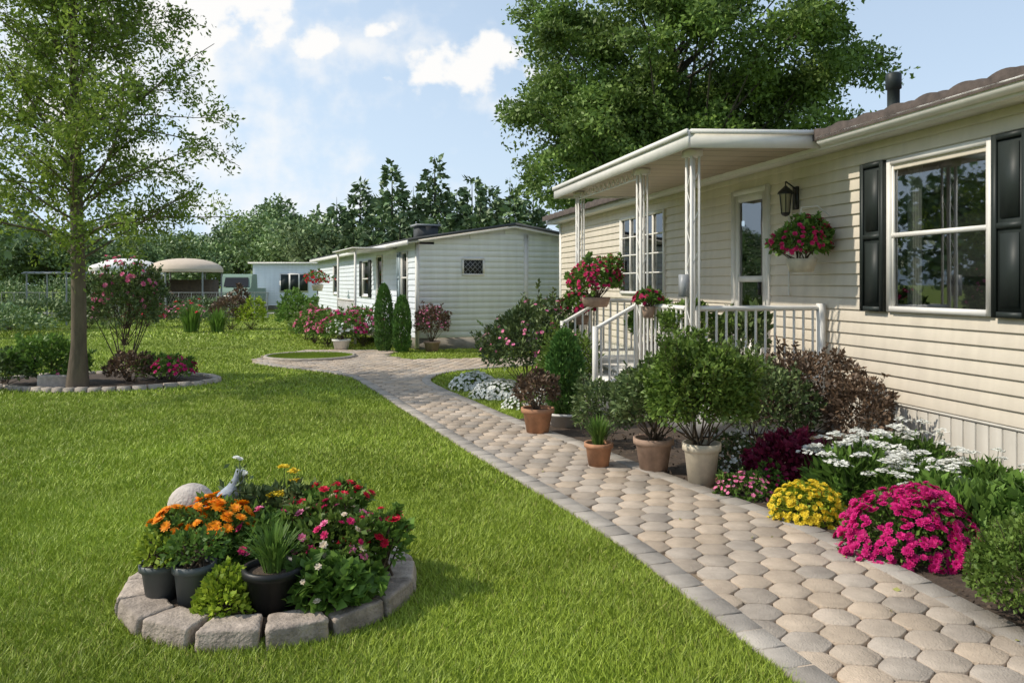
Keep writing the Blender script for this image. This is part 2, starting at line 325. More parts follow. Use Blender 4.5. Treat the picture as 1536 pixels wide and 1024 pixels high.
for i in range(48):
    p0=np.array(LB[i]);p1=np.array(LB[(i+1)%48]); d=p1-p0; c=(p0+p1)/2; t=d/np.linalg.norm(d); n=np.array([-t[1],t[0]])*.07; e=d*.47; hz=.07+rng.uniform(-.006,.006)
    q=[c-e-n,c+e-n,c+e+n,c-e+n]; g.add([(*x,0) for x in q]+[(*(c+(x-c)*.93),hz) for x in q],[(0,1,5,4),(1,2,6,5),(2,3,7,6),(3,0,4,7),(4,5,6,7)],'kerb')
g.obj('flower_bed_kerb',None)
# ------------------------------------------------------------------ grass blades
ex=[PATH,SOIL,BED,LB]
def vnoise(x,y,f,s):
    r=np.random.default_rng(s); T=r.uniform(0,1,(64,64)); X=x*f;Y=y*f; i=np.floor(X).astype(int);j=np.floor(Y).astype(int); u=X-i;v=Y-j; u=u*u*(3-2*u);v=v*v*(3-2*v)
    g_=lambda a,b:T[a%64,b%64]; return (g_(i,j)*(1-u)+g_(i+1,j)*u)*(1-v)+(g_(i,j+1)*(1-u)+g_(i+1,j+1)*u)*v
def blades(g,n,y0,y1,h,w):
    y=rng.uniform(y0,y1,n); x=rng.uniform(-.78,.45,n)*y+rng.uniform(-.5,.5,n)
    ok=np.ones(n,bool)
    for P in ex: ok&=~inpoly(x,y,P)
    ok&=~((x-5.68)*.9758+y*.2186>-.05)
    if y1>16:
        lx=(x+2.43)*.93+(y-20.3)*.368; ly=-(x+2.43)*.368+(y-20.3)*.93; ok&=~((lx>-.05)&(ly>-.05))|inpoly(x,y,ISL)
    x=x[ok];y=y[ok];n=len(x); hh=h*rng.uniform(.5,1.2,n)*(.65+.45*vnoise(x,y,1.3,1)+.35*vnoise(x,y,6,2)); a=rng.uniform(0,2*math.pi,n)
    an=vnoise(x,y,2.2,3)*12; lean=rng.normal(size=(n,2))*.55*hh[:,None]+.15*hh[:,None]*np.stack([np.cos(an),np.sin(an)],1); wx=np.cos(a)*w/2; wy=np.sin(a)*w/2; z=np.zeros(n)
    v=np.stack([np.stack([x-wx,y-wy,z],1),np.stack([x+wx,y+wy,z],1),np.stack([x+lean[:,0],y+lean[:,1],hh],1)],1)
    dry=rng.uniform(0,1,n)<.10*vnoise(x,y,.9,4)
    for s_,mm in((~dry,'blade'),(dry,'bladedry')):
        q=v[s_]; g.add(q.reshape(-1,3),np.arange(len(q)*3).reshape(-1,3),mm)
g=G(); blades(g,250000,2.6,6.5,.036,.0060); blades(g,220000,6.5,12,.040,.010); blades(g,120000,12,24,.045,.022); blades(g,40000,24,45,.06,.06)
n=4000; aa=rng.uniform(0,6.28,n); rr=np.sqrt(rng.uniform(0,1,n)); x=-4.6+.95*rr*np.cos(aa); y=18.2+.9*rr*np.sin(aa)
v=np.stack([np.stack([x-.01,y,0*x+.03],1),np.stack([x+.01,y,0*x+.03],1),np.stack([x+rng.normal(size=n)*.02,y,0*x+.08],1)],1); g.add(v.reshape(-1,3),np.arange(n*3).reshape(n,3),'blade')
g.obj('lawn_grass',None)

# ------------------------------------------------------------------ siding helpers (wall along y at x=0, outward -x)
def siding_y(g,y0,y1,z0,z1,m,opens=(),p=.13,x=0.):
    z=z0
    while z<z1-1e-4:
        zt=min(z+p,z1); cuts=sorted([(o[0],o[1]) for o in opens if o[2]<(z+zt)/2<o[3]]); segs=[];s=y0
        for c0,c1 in cuts: segs.append((s,c0)); s=c1
        segs.append((s,y1))
        for a,b in segs:
            if b-a<.01: continue
            g.add([(x-.018,a,z+.004),(x-.018,b,z+.004),(x,b,zt+.004),(x,a,zt+.004),(x,a,z+.003),(x,b,z+.003),(x-.020,a,z+.014),(x-.020,b,z+.014)],[(6,7,2,3),(0,1,7,6),(4,5,1,0)],m)
        z=zt
def window_y(g,y0,y1,z0,z1,mull='h',gm='glass',x=0.,curt=True,fr=.055):
    f=fr; X=x-.042
    g.box(X,x+.02,y0-f,y0,z0-f,z1+f,'trim'); g.box(X,x+.02,y1,y1+f,z0-f,z1+f,'trim'); g.box(X,x+.02,y0,y1,z1,z1+f,'trim'); g.box(X-.015,x+.02,y0,y1,z0-f,z0,'trim')
    zm=(z0+z1)/2
    if mull=='h': g.box(x-.03,x+.015,y0,y1,zm-.022,zm+.022,'trim')
    if mull=='g':
        g.box(x-.03,x+.015,(y0+y1)/2-.02,(y0+y1)/2+.02,z0,z1,'trim')
        for q in(.25,.5,.75): g.box(x-.026,x+.012,y0,y1,z0+(z1-z0)*q-.012,z0+(z1-z0)*q+.012,'trim')
    for a,b in((y0,y0+.025),(y1-.025,y1)): g.box(x-.022,x+.01,a,b,z0,z1,'trim')
    g.add([(x+.004,y0,z0),(x+.004,y1,z0),(x+.004,y1,z1),(x+.004,y0,z1)],[(0,1,2,3)],gm)
    d=.5
    g.add([(x+.02,y0-.06,z0-.06),(x+.02,y1+.06,z0-.06),(x+.02,y1+.06,z1+.06),(x+.02,y0-.06,z1+.06),(x+d,y0-.3,z0-.1),(x+d,y1+.3,z0-.1),(x+d,y1+.3,z1+.1),(x+d,y0-.3,z1+.1)],[(4,5,6,7),(0,1,5,4),(1,2,6,5),(2,3,7,6),(3,0,4,7)],'inside')
    if curt:
        for a,b in((y0-.02,y0+.10*(y1-y0)),(y1-.13*(y1-y0),y1+.02)):
            t=np.linspace(0,1,25); yy=a+(b-a)*t; xx=x+.2+.02*np.sin(t*30)
            v=[(xx[i],yy[i],z) for z in(z0-.02,z1+.02) for i in range(25)]; g.add(v,[(i,i+1,26+i,25+i) for i in range(24)],'curtain')
def shutter_y(g,y0,y1,z0,z1,m,x=0.):
    g.box(x-.05,x-.021,y0,y1,z0,z1,m); w=.05
    for a,b,c,d in((y0,y0+w,z0,z1),(y1-w,y1,z0,z1)): g.box(x-.07,x-.0505,a,b,c,d,m)
    zm=(z0+z1)/2
    for c,d in((z0,z0+w),(zm-w/2,zm+w/2),(z1-w,z1)): g.box(x-.069,x-.0505,y0+w+.001,y1-w-.001,c,d,m)
    for c,d in((z0+.09,zm-.065),(zm+.065,z1-.09)): g.box(x-.062,x-.0505,y0+.085,y1-.085,c,d,m)

# ------------------------------------------------------------------ HOUSE 1
ROT=math.atan(.224); H=empty('mobile_home',(5.68,0,0),ROT)
Y0,Y1=-3.5,20.4; EZ=3.20
opens=[(7.06,8.28,1.47,2.9),(10.66,11.5,.62,2.92),(14.0,14.95,1.55,2.92),(15.1,16.05,1.55,2.92),(2.2,3.6,1.47,2.9)]
g=G(); siding_y(g,Y0,Y1,.50,EZ,'siding',opens); 
g.add([(.03,Y1,.1),(5,Y1,.1),(5,Y1,EZ),(.03,Y1,EZ)],[(0,1,2,3)],'siding'); g.add([(.03,Y0,.1),(5,Y0,.1),(5,Y0,EZ),(.03,Y0,EZ)],[(0,3,2,1)],'siding'); g.add([(5,Y0,.1),(5,Y1,.1),(5,Y1,EZ),(5,Y0,EZ)],[(0,1,2,3)],'siding')
g.obj('siding_walls',None,H)
g=G(); y=Y0
g.box(-.012,.05,Y0,Y1,.475,.503,'skirt')
while y<Y1-.1:
    g.add([(0,y,.14),(0,y+.125,.14),(.012,y+.13,.14),(.012,y+.14,.14),(0,y+.145,.14),(0,y,.475),(0,y+.125,.475),(.012,y+.13,.475),(.012,y+.14,.475),(0,y+.145,.475)],[(0,1,6,5),(1,2,7,6),(3,4,9,8)],'skirt')
    g.add([(.012,y+.13,.14),(.012,y+.14,.14),(.012,y+.14,.475),(.012,y+.13,.475)],[(0,1,2,3)],'groove'); y+=.145
g.box(.02,.1,Y0,Y1,-.05,.14,'conc'); g.box(-.035,.02,Y1-.1,Y1+.03,.14,EZ,'trim')
g.obj('skirting',None,H)
g=G(); window_y(g,7.06,8.28,1.47,2.9,'h'); window_y(g,14.0,14.95,1.55,2.92,'g'); window_y(g,15.1,16.05,1.55,2.92,'g'); window_y(g,2.2,3.6,1.47,2.9,'h'); g.obj('windows',None,H)
g=G(); shutter_y(g,8.36,8.72,1.41,2.96,'shutter'); shutter_y(g,6.62,6.98,1.41,2.96,'shutter'); g.obj('shutters',None,H)
g=G()
f=.07
g.box(-.05,.03,10.66-f,10.66,.6,2.99,'trim'); g.box(-.05,.03,11.5,11.5+f,.6,2.99,'trim'); g.box(-.05,.03,10.66,11.5,2.92,2.99,'trim')
for a_,b_,c,d in((10.66,10.76,.62,2.92),(11.4,11.5,.62,2.92),(10.76,11.4,2.82,2.92),(10.76,11.4,1.72,1.80),(10.76,11.4,.62,.95)): g.box(-.03,.02,a_,b_,c,d,'trim')
g.add([(.0,10.76,.95),(.0,11.4,.95),(.0,11.4,2.82),(.0,10.76,2.82)],[(0,1,2,3)],'glass'); g.add([(.15,10.6,.6),(.15,11.55,.6),(.15,11.55,2.95),(.15,10.6,2.95)],[(0,1,2,3)],'inside')
g.box(-.07,-.03,10.79,10.81,1.55,1.72,'black'); g.obj('door',None,H)
# roof
PI=.27
g=G(); ny=int((Y1-Y0+.6)/.045); ys=np.linspace(Y0-.3,Y1+.3,ny)
def rz(x): return EZ+.10+(x+.32)*PI
rows=9
for r_ in range(rows):
    xa=-.40+r_*.325; xb=xa+.34
    base=.06*np.abs(np.sin(ys*math.pi/.42+r_*1.57))**.8
    z0=rz(xa)+.05+base; z1=rz(xb)+.0+base*.8
    v=np.concatenate([np.stack([0*ys+xa,ys,z0-.07-base],1),np.stack([0*ys+xa,ys,z0],1),np.stack([0*ys+xb,ys,z1],1)]); n=len(ys)
    i=np.arange(n-1); g.add(v,np.concatenate([np.stack([i,i+1,n+i+1,n+i],1),np.stack([n+i,n+i+1,2*n+i+1,2*n+i],1)]),'roof')
yy=Y0-.3
while yy<Y1+.2:
    t_=np.linspace(0,math.pi,7); v=[(2.5-.13*math.cos(q),y_,rz(2.5)+.02+.09*math.sin(q)+(.02 if y_>yy else 0)) for y_ in(yy,yy+.44) for q in t_]; g.add(v,[(i,i+1,8+i,7+i) for i in range(6)],'roof'); yy+=.42
g.add([(2.5,Y0-.3,rz(2.5)),(2.5,Y1+.3,rz(2.5)),(5.3,Y1+.3,EZ+.14),(5.3,Y0-.3,EZ+.14)],[(0,1,2,3)],'roof')
for yy in(Y0,Y1): g.add([(0,yy,EZ),(5,yy,EZ),(2.5,yy,rz(2.5)-.03)],[(0,1,2)],'siding')
g.obj('tiled_roof',None,H)
g=G()
g.box(-.26,.03,Y0-.3,Y1+.3,EZ-.02,EZ+.0,'trim'); g.box(-.30,-.261,Y0-.3,Y1+.3,EZ-.03,EZ+.10,'trim')
gy=9.02; P=[(-.301,EZ),(-.34,EZ),(-.385,EZ+.04),(-.385,EZ+.075),(-.40,EZ+.08),(-.40,EZ+.095),(-.375,EZ+.095),(-.375,EZ+.04),(-.301,EZ+.03)]
v=[(x,y,z) for y in(Y0-.3,gy) for x,z in P]; n=len(P); g.add(v,[(i,i+1,n+i+1,n+i) for i in range(n-1)],'trim'); g.add(v[n:],[list(range(n))],'trim')
g.obj('gutter',None,H)
g=G(); pz=rz(1.0)
g.lathe([(.16,-.25),(.12,.02),(.07,.06),(.07,.36),(.09,.37),(.09,.54),(.07,.56),(.001,.57)],(1.0,9.55,pz),'shutter',20); g.obj('flue_pipe',None,H,True)
# porch
g=G()
W=1.85; c0,c1=9.1,14.3
def slab(x0,x1,y0,y1,za,zb,zc,zd,m):
    g.add([(x0,y0,zc),(x1,y0,zd),(x1,y1,zd),(x0,y1,zc),(x0,y0,za),(x1,y0,zb),(x1,y1,zb),(x0,y1,za)],[(0,3,2,1),(4,5,6,7),(0,1,5,4),(1,2,6,5),(2,3,7,6),(3,0,4,7)],m)
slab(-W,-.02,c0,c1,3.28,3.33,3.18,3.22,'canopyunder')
slab(-W-.03,-W,c0-.03,c1+.03,3.315,3.315,3.14,3.14,'trim'); slab(-W-.055,-W-.031,c0-.05,c1+.05,3.335,3.335,3.28,3.28,'trim')
slab(-W,.0,c0-.03,c0-.001,3.315,3.375,3.14,3.20,'trim'); slab(-W,.0,c0-.055,c0-.031,3.335,3.395,3.285,3.345,'trim'); slab(-W,-.02,c1+.001,c1+.03,3.315,3.375,3.14,3.2,'trim')
slab(-W,.15,c0-.03,c1+.03,3.33,3.405,3.317,3.378,'trim')
for q in range(1,14):
    yy=c0+q*(c1-c0)/14; g.add([(-W+.01,yy,3.178),(-.05,yy,3.217),(-.05,yy+.012,3.217),(-W+.01,yy+.012,3.178)],[(0,3,2,1)],'twig')
g.obj('porch_canopy',None,H)
g=G()
def lattice_post(y,x=-1.7,z0=0.,z1=3.15,w=.12):
    for o in(-w/2,w/2):
        g.box(x-.014,x+.014,y+o-.014,y+o+.014,z0,z1,'trim')
        g.box(x+.09-.010,x+.09+.010,y+o-.010,y+o+.010,z0,z1,'trim')
    z=z0+.1;k=0
    while z<z1-.2:
        a=y-w/2 if k%2 else y+w/2; b=y+w/2 if k%2 else y-w/2
        g.bar((x,a,z),(x,b,z+.22),.006,'trim'); g.bar((x,b,z+.0),(x+.09,b,z+.22),.005,'trim'); z+=.22;k+=1
    g.box(x-.05,x+.12,y-w/2-.03,y+w/2+.03,z1-.05,z1+.02,'trim')
for yy in(9.42,10.9,13.55): lattice_post(yy)
g.bar((-1.7,13.45,3.05),(-1.7,10.97,3.05),.012,'trim')
yy=13.4
while yy>11.1: g.bar((-1.7,yy,3.05),(-1.7,yy-.09,3.15),.008,'trim'); g.bar((-1.7,yy-.09,3.15),(-1.7,yy-.18,3.05),.008,'trim'); yy-=.18
g.box(-1.8,-1.72,9.38,9.48,1.55,1.8,'grey')
g.obj('porch_posts',None,H)
g=G(); DZ=.52
g.box(-1.72,-.03,9.3,13.7,DZ-.05,DZ,'woodw'); g.box(-1.70,-1.67,9.33,13.67,.02,DZ-.05,'trim'); g.box(-1.66,-.03,9.33,9.36,.02,DZ-.05,'trim')
for i in range(3): g.box(-2.0-.28*i,-1.74+0-.28*i,11.0,12.5,.0,DZ-.13*(i+1)+.0,'woodw'); g.box(-2.03-.28*i,-1.735-.28*i,10.97,12.53,DZ-.13*(i+1)+.001,DZ-.13*(i+1)+.035,'trim')
g.box(-3.0,-2.62,10.4,12.0,.005,.05,'marble')
g.obj('porch_deck',None,H)
g=G()
def rail(a,b,zt=1.42,zb=.62):
    a=np.array(a,float);b=np.array(b,float); Ln=np.linalg.norm(b-a); n=int(Ln/.12)
    g.tube([(*a,zt),(*b,zt)],.032,'trim',4); g.tube([(*a,zb),(*b,zb)],.022,'trim',4)
    for i in range(n+1):
        q=a+(b-a)*i/n; g.tube([(*q,zb),(*q,zt)],.017,'trim',4,False)
rail((-1.7,9.5),(-1.7,10.85)); rail((-1.7,12.6),(-1.7,13.5)); rail((-1.62,9.4),(-.06,9.4)); rail((-1.62,13.55),(-.06,13.55))
for yy in(11.0,12.5):
    g.tube([(-1.7,yy,1.42),(-2.25,yy,1.12)],.028,'trim',4); g.tube([(-1.7,yy,.62),(-2.25,yy,.32)],.02,'trim',4)
    for i in range(5):
        x=-1.72-.115*i; zz=.30*(i*.115/.55); g.tube([(x,yy,.6-zz),(x,yy,1.4-zz)],.016,'trim',4,False)
    g.box(-2.29,-2.23,yy-.03,yy+.03,0,1.15,'trim')
g.box(-.12,-.05,9.35,9.43,0,1.47,'trim')
g.obj('porch_railing',None,H)
# lantern
g=G(); ly=9.98
g.box(-.045,-.021,ly-.05,ly+.05,2.60,2.88,'black'); g.bar((-.04,ly,2.86),(-.17,ly,2.94),.01,'black'); g.bar((-.17,ly,2.94),(-.17,ly,2.88),.008,'black')
g.lathe([(.001,.14),(.02,.12),(.10,.05),(.11,.03),(.075,.025)],(-.17,ly,2.76),'black',6); g.lathe([(.07,.03),(.05,-.2)],(-.17,ly,2.76),'lampglass',6); g.lathe([(.065,-.2),(.05,-.23),(.001,-.25)],(-.17,ly,2.76),'black',6)
for i in range(6):
    a=i*math.pi/3; g.bar((-.17+.078*math.cos(a),ly+.078*math.sin(a),2.79),(-.17+.055*math.cos(a),ly+.055*math.sin(a),2.56),.006,'black')
g.bar((-.05,ly+.12,2.95),(-.05,ly+.12,1.55),.012,'trim'); g.obj('wall_lantern',None,H)
def basket(name,par,c,r,h,fl,n=900,fn=160,fr=.035,hf=1.7,m='cream'):
    g=G(); x,y,z=c
    g.lathe([(.001,-h),(r*.5,-h),(r*.62,-h*.3),(r*.66,0),(r*.58,0),(.001,-.03)],(x,y,z),m,20)
    C,D,rr=bushpts(g,(x,y),r*1.2,r*1.1,r*hf,n,.06,.04,'leafG',z-r*.2,.4,shoots=20)
    q=np.where(rr>np.quantile(rr,.5))[0]; i=rng.choice(q,min(fn,len(q)),replace=False); heads(g,C[i]+D[i]*.04,nrm(D[i]+[0,0,.3]),fr,fl,3,7)
    return g.obj(name,None,par)
basket('hanging_basket',None,(0,0,0),.26,.15,'crimson',1500,130)
hb=bpy.data.objects['hanging_basket']
def hw(lx,ly,z): return (5.68+lx*math.cos(ROT)-ly*math.sin(ROT),lx*math.sin(ROT)+ly*math.cos(ROT),z)
hb.location=hw(-.36,9.35,1.98)
g=G(); g.tube([(0.34,.06,.50),(.2,.04,.60),(0,0,.58)],.008,'trim',5)
for i in range(3): g.bar((0,0,.58),(.16*math.cos(i*2.09),.16*math.sin(i*2.09),0),.003,'trim')
o=g.obj('bracket',None,hb)
for i,(lx,ly,z,r,n,hf) in enumerate([(-1.85,12.2,1.50,.33,2000,1.9),(-1.9,12.75,1.22,.2,700,2.0),(-1.8,10.35,1.42,.12,300,1.7)]):
    o=basket('railing_flower_basket',None,(0,0,0),r,.14,'crimson',n,int(n*.13),.034,hf,'terrab'); o.location=hw(lx,ly,z)
o=bush('trailing_vine',hw(-1.6,10.0,0),.35,.2,.5,1200,.06,.035,'leafB'); o.location=hw(-1.5,9.8,1.0)
o=bush('porch_plant',hw(-1.0,11.9,0),.3,.3,.7,800,.1,.04,'leafG',potdef=(.17,.13,.28,'greypot')); o.location=hw(-.9,12.4,.52)
o=bush('porch_plant',hw(-1.0,10.2,0),.3,.3,.6,700,.09,.05,'leafO',potdef=(.17,.13,.28,'terra')); o.location=hw(-.8,9.9,.52)

# ------------------------------------------------------------------ HOUSE 2
R2=math.atan(.395); H2=empty('white_mobile_home',(-2.43,20.3,0),R2)
L2=18.; E2=2.78; W2=5.2
g=G(); op=[(.9,1.5,1.2,2.5),(4.0,4.7,.55,2.5),(6.0,7.0,1.3,2.4),(12.,13.2,1.3,2.4)]
siding_y(g,0,L2,.3,E2,'siding2',op,.15)
z=.3
while z<E2+.4:
    zt=z+.15; lo=0;hi=W2
    if zt>E2:
        k=(zt-E2)/.40; 
        if k>=1: break
        lo=W2/2*k; hi=W2-W2/2*k
    g.add([(lo,-.016,z+.004),(hi,-.016,z+.004),(hi,0,zt+.003),(lo,0,zt+.003),(lo,0,z),(hi,0,z)],[(0,1,2,3),(4,5,1,0)],'siding2'); z=zt
g.add([(0,.01,E2-.02),(W2,.01,E2-.02),(W2/2,.01,E2+.41)],[(0,1,2)],'siding2'); g.add([(W2,0,0),(W2,L2,0),(W2,L2,E2),(W2,0,E2)],[(0,1,2,3)],'siding2'); g.add([(0,L2,0),(W2,L2,0),(W2,L2,E2),(0,L2,E2)],[(0,1,2,3)],'siding2')
g.box(-.03,.06,-.035,.06,.05,E2,'trim'); g.box(2.95,3.07,-.03,-.0165,.3,3.0,'trim'); g.box(.07,W2,.0,.05,-.05,.3,'conc'); g.box(.0,.05,.07,L2,-.05,.3,'conc')
g.obj('siding_walls',None,H2)
g=G(); window_y(g,.9,1.5,1.2,2.5,'h'); window_y(g,6,7,1.3,2.4,'h'); window_y(g,12,13.2,1.3,2.4,'h'); window_y(g,4.0,4.7,.55,2.5,'h',curt=False)
shutter_y(g,1.6,1.9,1.15,2.55,'shutterl'); shutter_y(g,5.6,5.9,1.25,2.45,'shutter'); shutter_y(g,7.1,7.4,1.25,2.45,'shutter')
g.obj('windows',None,H2)
g=G()
x0,x1,z0,z1=1.2,1.82,1.9,2.36
for a_,b_,c,d in((x0,x1,z0,z0+.05),(x0,x1,z1-.05,z1),(x0,x0+.05,z0+.05,z1-.05),(x1-.05,x1,z0+.05,z1-.05)): g.box(a_,b_,-.05,-.018,c,d,'trim')
g.box(x0+.05,x1-.05,-.03,-.019,z0+.05,z1-.05,'black')
lo,hi=x0+.05,x1-.05
def clip(a0,b0,a1,b1):
    t0,t1=0.,1.; dx=a1-a0
    for lim,sg in((lo,1),(hi,-1)):
        f0=sg*(a0-lim);f1=sg*(a1-lim)
        if f0<0 and f1<0: return None
        if f0<0: t0=max(t0,f0/(f0-f1))
        if f1<0: t1=min(t1,f0/(f0-f1))
    return (a0+dx*t0,b0+(b1-b0)*t0,a0+dx*t1,b0+(b1-b0)*t1) if t1>t0+.02 else None
for i in range(-3,5):
    for s in(1,-1):
        xa=x0+.05+i*.13; A=xa if s>0 else xa+.36; B_=xa+.36 if s>0 else xa
        c=clip(A,z0+.05,B_,z1-.05)
        if c: g.bar((c[0],-.036,c[1]),(c[2],-.036,c[3]),.006,'grey')
g.obj('vent',None,H2)
g=G()
for xa,xb,za,zb in((-.3,W2/2,E2-.02,E2+.45),(W2+.3,W2/2,E2-.02,E2+.45)):
    v=[(xa,-.3,za),(xb,-.3,zb),(xb,L2+.3,zb),(xa,L2+.3,za)]; vt=[(x,y,z+.07) for x,y,z in v]; g.add(v+vt,[(0,1,2,3),(4,7,6,5),(0,4,5,1),(1,5,6,2),(2,6,7,3),(3,7,4,0)],'roofdark')
    v=[(xa,-.27,za-.07),(xb,-.27,zb-.07),(xb,-.27,zb-.004),(xa,-.27,za-.004)]; vt=[(x,y+.05,z) for x,y,z in v]; g.add(v+vt,[(0,1,2,3),(4,7,6,5),(0,4,5,1),(2,6,7,3),(3,7,4,0)],'trim')
g.box(-.33,-.301,-.3,L2+.3,E2-.12,E2+.0,'trim')
g.box(.9,1.5,3.2,3.8,E2+.2,E2+.62,'roofdark'); g.box(.82,1.58,3.12,3.88,E2+.63,E2+.68,'grey')
g.obj('roof',None,H2)
def h2(lx,ly,z=0): return (-2.43+lx*math.cos(R2)-ly*math.sin(R2),20.3+lx*math.sin(R2)+ly*math.cos(R2),z)
g=G()
for yy in(2.4,5.3): g.box(-1.15,-1.09,yy-.03,yy+.03,0,2.6,'trim')
g.box(-1.2,-.02,2.2,5.5,.3,.42,'woodw'); g.box(-1.16,-1.08,2.2,5.5,2.6,2.66,'trim'); g.box(-1.25,-.02,2.1,5.6,2.661,2.69,'trim')
for i in range(14): g.box(-1.14,-1.11,2.5+i*.2,2.53+i*.2,.42,1.2,'trim')
g.box(-1.15,-1.1,2.43,5.27,1.2,1.25,'trim'); g.obj('side_porch',None,H2)
o=basket('hanging_basket',None,(0,0,0),.33,.22,'red',500,70,.06); o.location=h2(-1.1,10,1.65)
g=G(); g.box(-.02,.02,-.02,.02,-1.75,-.2,'grey'); g.obj('pole',None,o)

# ------------------------------------------------------------------ HOUSE 3, tents, vehicle, fence
H3=empty('distant_mobile_home',(-16.6,51,0),math.radians(4)); g=G()
z=.3
while z<2.9: g.add([(0,-.02,z),(9,-.02,z),(9,0,z+.16),(0,0,z+.16)],[(0,1,2,3)],'siding2'); z+=.16
g.add([(0,0,0),(0,6,0),(0,6,2.95),(0,0,2.95)],[(0,3,2,1)],'siding2'); g.box(0,9,.0,.05,-.05,.3,'conc')
g.box(-.25,9.2,-.25,6.2,2.95,3.05,'trim'); g.obj('walls',None,H3)
g=G(); g.box(1.7,3.5,-.08,-.021,1.15,2.35,'trim')
for a in(1.78,2.38,2.98): g.box(a,a+.5,-.09,-.081,1.23,2.27,'shutter')
g.obj('window',None,H3)
def tent(name,x,y,w,d,ze,zt,m,wall):
    g=G()
    prof=[(.001,1)]+[(math.sin(t),math.cos(t)) for t in np.linspace(.25,math.pi/2,6)]
    g.lathe([(p[0],ze+(zt-ze)*p[1]) for p in prof],(0,0,0),m,12,w/2,d/2); g.lathe([(1,ze),(1,ze-.15)],(0,0,0),m,12,w/2,d/2)
    for i in range(6):
        a=i*math.pi/3+.3; g.bar((w/2*.93*math.cos(a),d/2*.93*math.sin(a),0),(w/2*.93*math.cos(a),d/2*.93*math.sin(a),ze),.05,'grey')
    g.box(-w*.35,w*.35,-d*.1,d*.3,0,1.9,wall)
    return g.obj(name,None,loc=(x,y,0))
tent('garden_pavilion',-17.6,43,3.9,3.6,2.45,3.05,'tan','twig'); tent('garden_pavilion',-23.2,48,4.2,3.5,2.4,3.2,'canvas','twig'); tent('garden_pavilion',-21,42,2.2,3,2.5,2.8,'canvas','twig')
VH=empty('parked_truck',(-16.3,47.5,0),math.radians(5)); g=G()
def hull(g,prof,x0,x1,m):
    n=len(prof); v=[(x,y,z) for x in(x0,x1) for y,z in prof]; g.add(v,[(i,(i+1)%n,n+(i+1)%n,n+i) for i in range(n)],m); g.add(v[:n],[list(range(n))[::-1]],m); g.add(v[n:],[list(range(n))],m)
hull(g,[(-1.5,.5),(-1.5,1.1),(-1.3,1.35),(-.6,1.45),(-.35,2.1),(-.2,2.25),(.9,2.25),(1.0,2.1),(1.1,1.4),(3.4,1.4),(3.4,.5)],-.85,.85,'vgreen')
g.add([(-.72,-.62,1.5),(.72,-.62,1.5),(.66,-.39,2.05),(-.66,-.39,2.05)],[(0,1,2,3)],'black'); g.box(-.6,.6,-1.53,-1.5,.65,1.0,'grey'); g.box(-.9,.9,-1.65,-1.5,.4,.55,'grey')
for x in(-.68,.68): g.tube([(x,-1.56,.9),(x,-1.5,.9)],.12,'canvas',12)
for x in(-.86,.74):
    for y in(-.9,2.5): g.tube([(x,y,.36),(x+.12,y,.36)],.36,'black',16)
g.obj('truck_body',None,VH)
g=G()
for i in range(22): x=-25+i*.62; g.bar((x,39,0),(x,39,1.25),.02,'grey')
for z in(.05,.6,1.25): g.bar((-25,39,z),(-11.9,39,z),.014,'grey')
for i in range(105):
    x=-25+i*.125; g.bar((x,39,.05),(min(x+.6,-11.9),39,1.25),.004,'grey',3); g.bar((min(x+.6,-11.9),39,.05),(x,39,1.25),.004,'grey',3)
g.obj('chain_link_fence',None)
g=G()
for x in(0,1.6):
    for y in(0,1.4): g.bar((x,y,0),(x,y,2.1),.035,'grey')
for y in(0,1.4): g.bar((-.2,y,2.1),(1.8,y,2.1),.035,'grey')
for i in range(6): g.bar((i*.32,-.2,2.15),(i*.32,1.6,2.15),.02,'grey')
g.obj('garden_arbor',None,loc=(-19.5,32,0))
sheet('gravel_road',[(-40,44),(-6,44),(-6,47),(-40,47)],.004,'gravel')

# ------------------------------------------------------------------ TREES
def branch(g,p,d,L,r,m,n=6,curve=(0,0,.25),wob=.12,k=5):
    P=[np.array(p,float)]; d=nrm(np.array(d,float))
    for i in range(n):
        d=nrm(d+np.array(curve)*(1/n)+rng.normal(size=3)*wob/n**.5); P.append(P[-1]+d*L/n)
    g.tube(P,np.linspace(r,r*.25,n+1),m,k,False); return np.array(P)
g=G(); h=9.0; zs=np.linspace(0,h,14); tp=np.stack([.05*np.sin(zs*.9),.04*np.cos(zs*1.3),zs],1)
tr=np.interp(zs,[0,.25,2.5,h],[.18,.12,.10,.012]); g.tube(tp,tr,'bark',10,False)
LC=[];LD=[]
for i in range(115):
    t=(i+rng.uniform(0,1))/115; z0=2.0+(h-2.6)*t; az=i*2.4+rng.uniform(-.5,.5)
    L=(2.6*(1-t)**.55+.4)*rng.uniform(.6,1.12); el=rng.uniform(.25,.75) if t<.2 else rng.uniform(.4,.95)
    base=np.array([np.interp(z0,zs,tp[:,0]),np.interp(z0,zs,tp[:,1]),z0])
    P=branch(g,base,(math.cos(az)*math.cos(el),math.sin(az)*math.cos(el),math.sin(el)),L,.022*(1-.6*t),'bark',7,(0,0,-.35),.22)
    for j in range(12):
        s=rng.uniform(.22,1)*7; a=int(min(s,6)); q=P[a]+(P[a+1]-P[a])*(s-a if s<7 else 1)
        dd=nrm(P[a+1]-P[a]+rng.normal(size=3)*.7); tw=branch(g,q,dd,rng.uniform(.25,.65),.005,'bark',3,(0,0,-.2),.3,3)
        n=42; u=rng.uniform(0,2.99,n); ai=u.astype(int); c=tw[ai]+(tw[ai+1]-tw[ai])*(u-ai)[:,None]+rng.normal(size=(n,3))*.07
        LC.append(c); LD.append(np.tile(dd,(n,1)))
leaves(g,np.concatenate(LC),.08,.036,'leafL',out=np.concatenate(LD),ow=.6,up=-.1)
g.obj('birch_tree',None,loc=(-6.95,12.7,0))

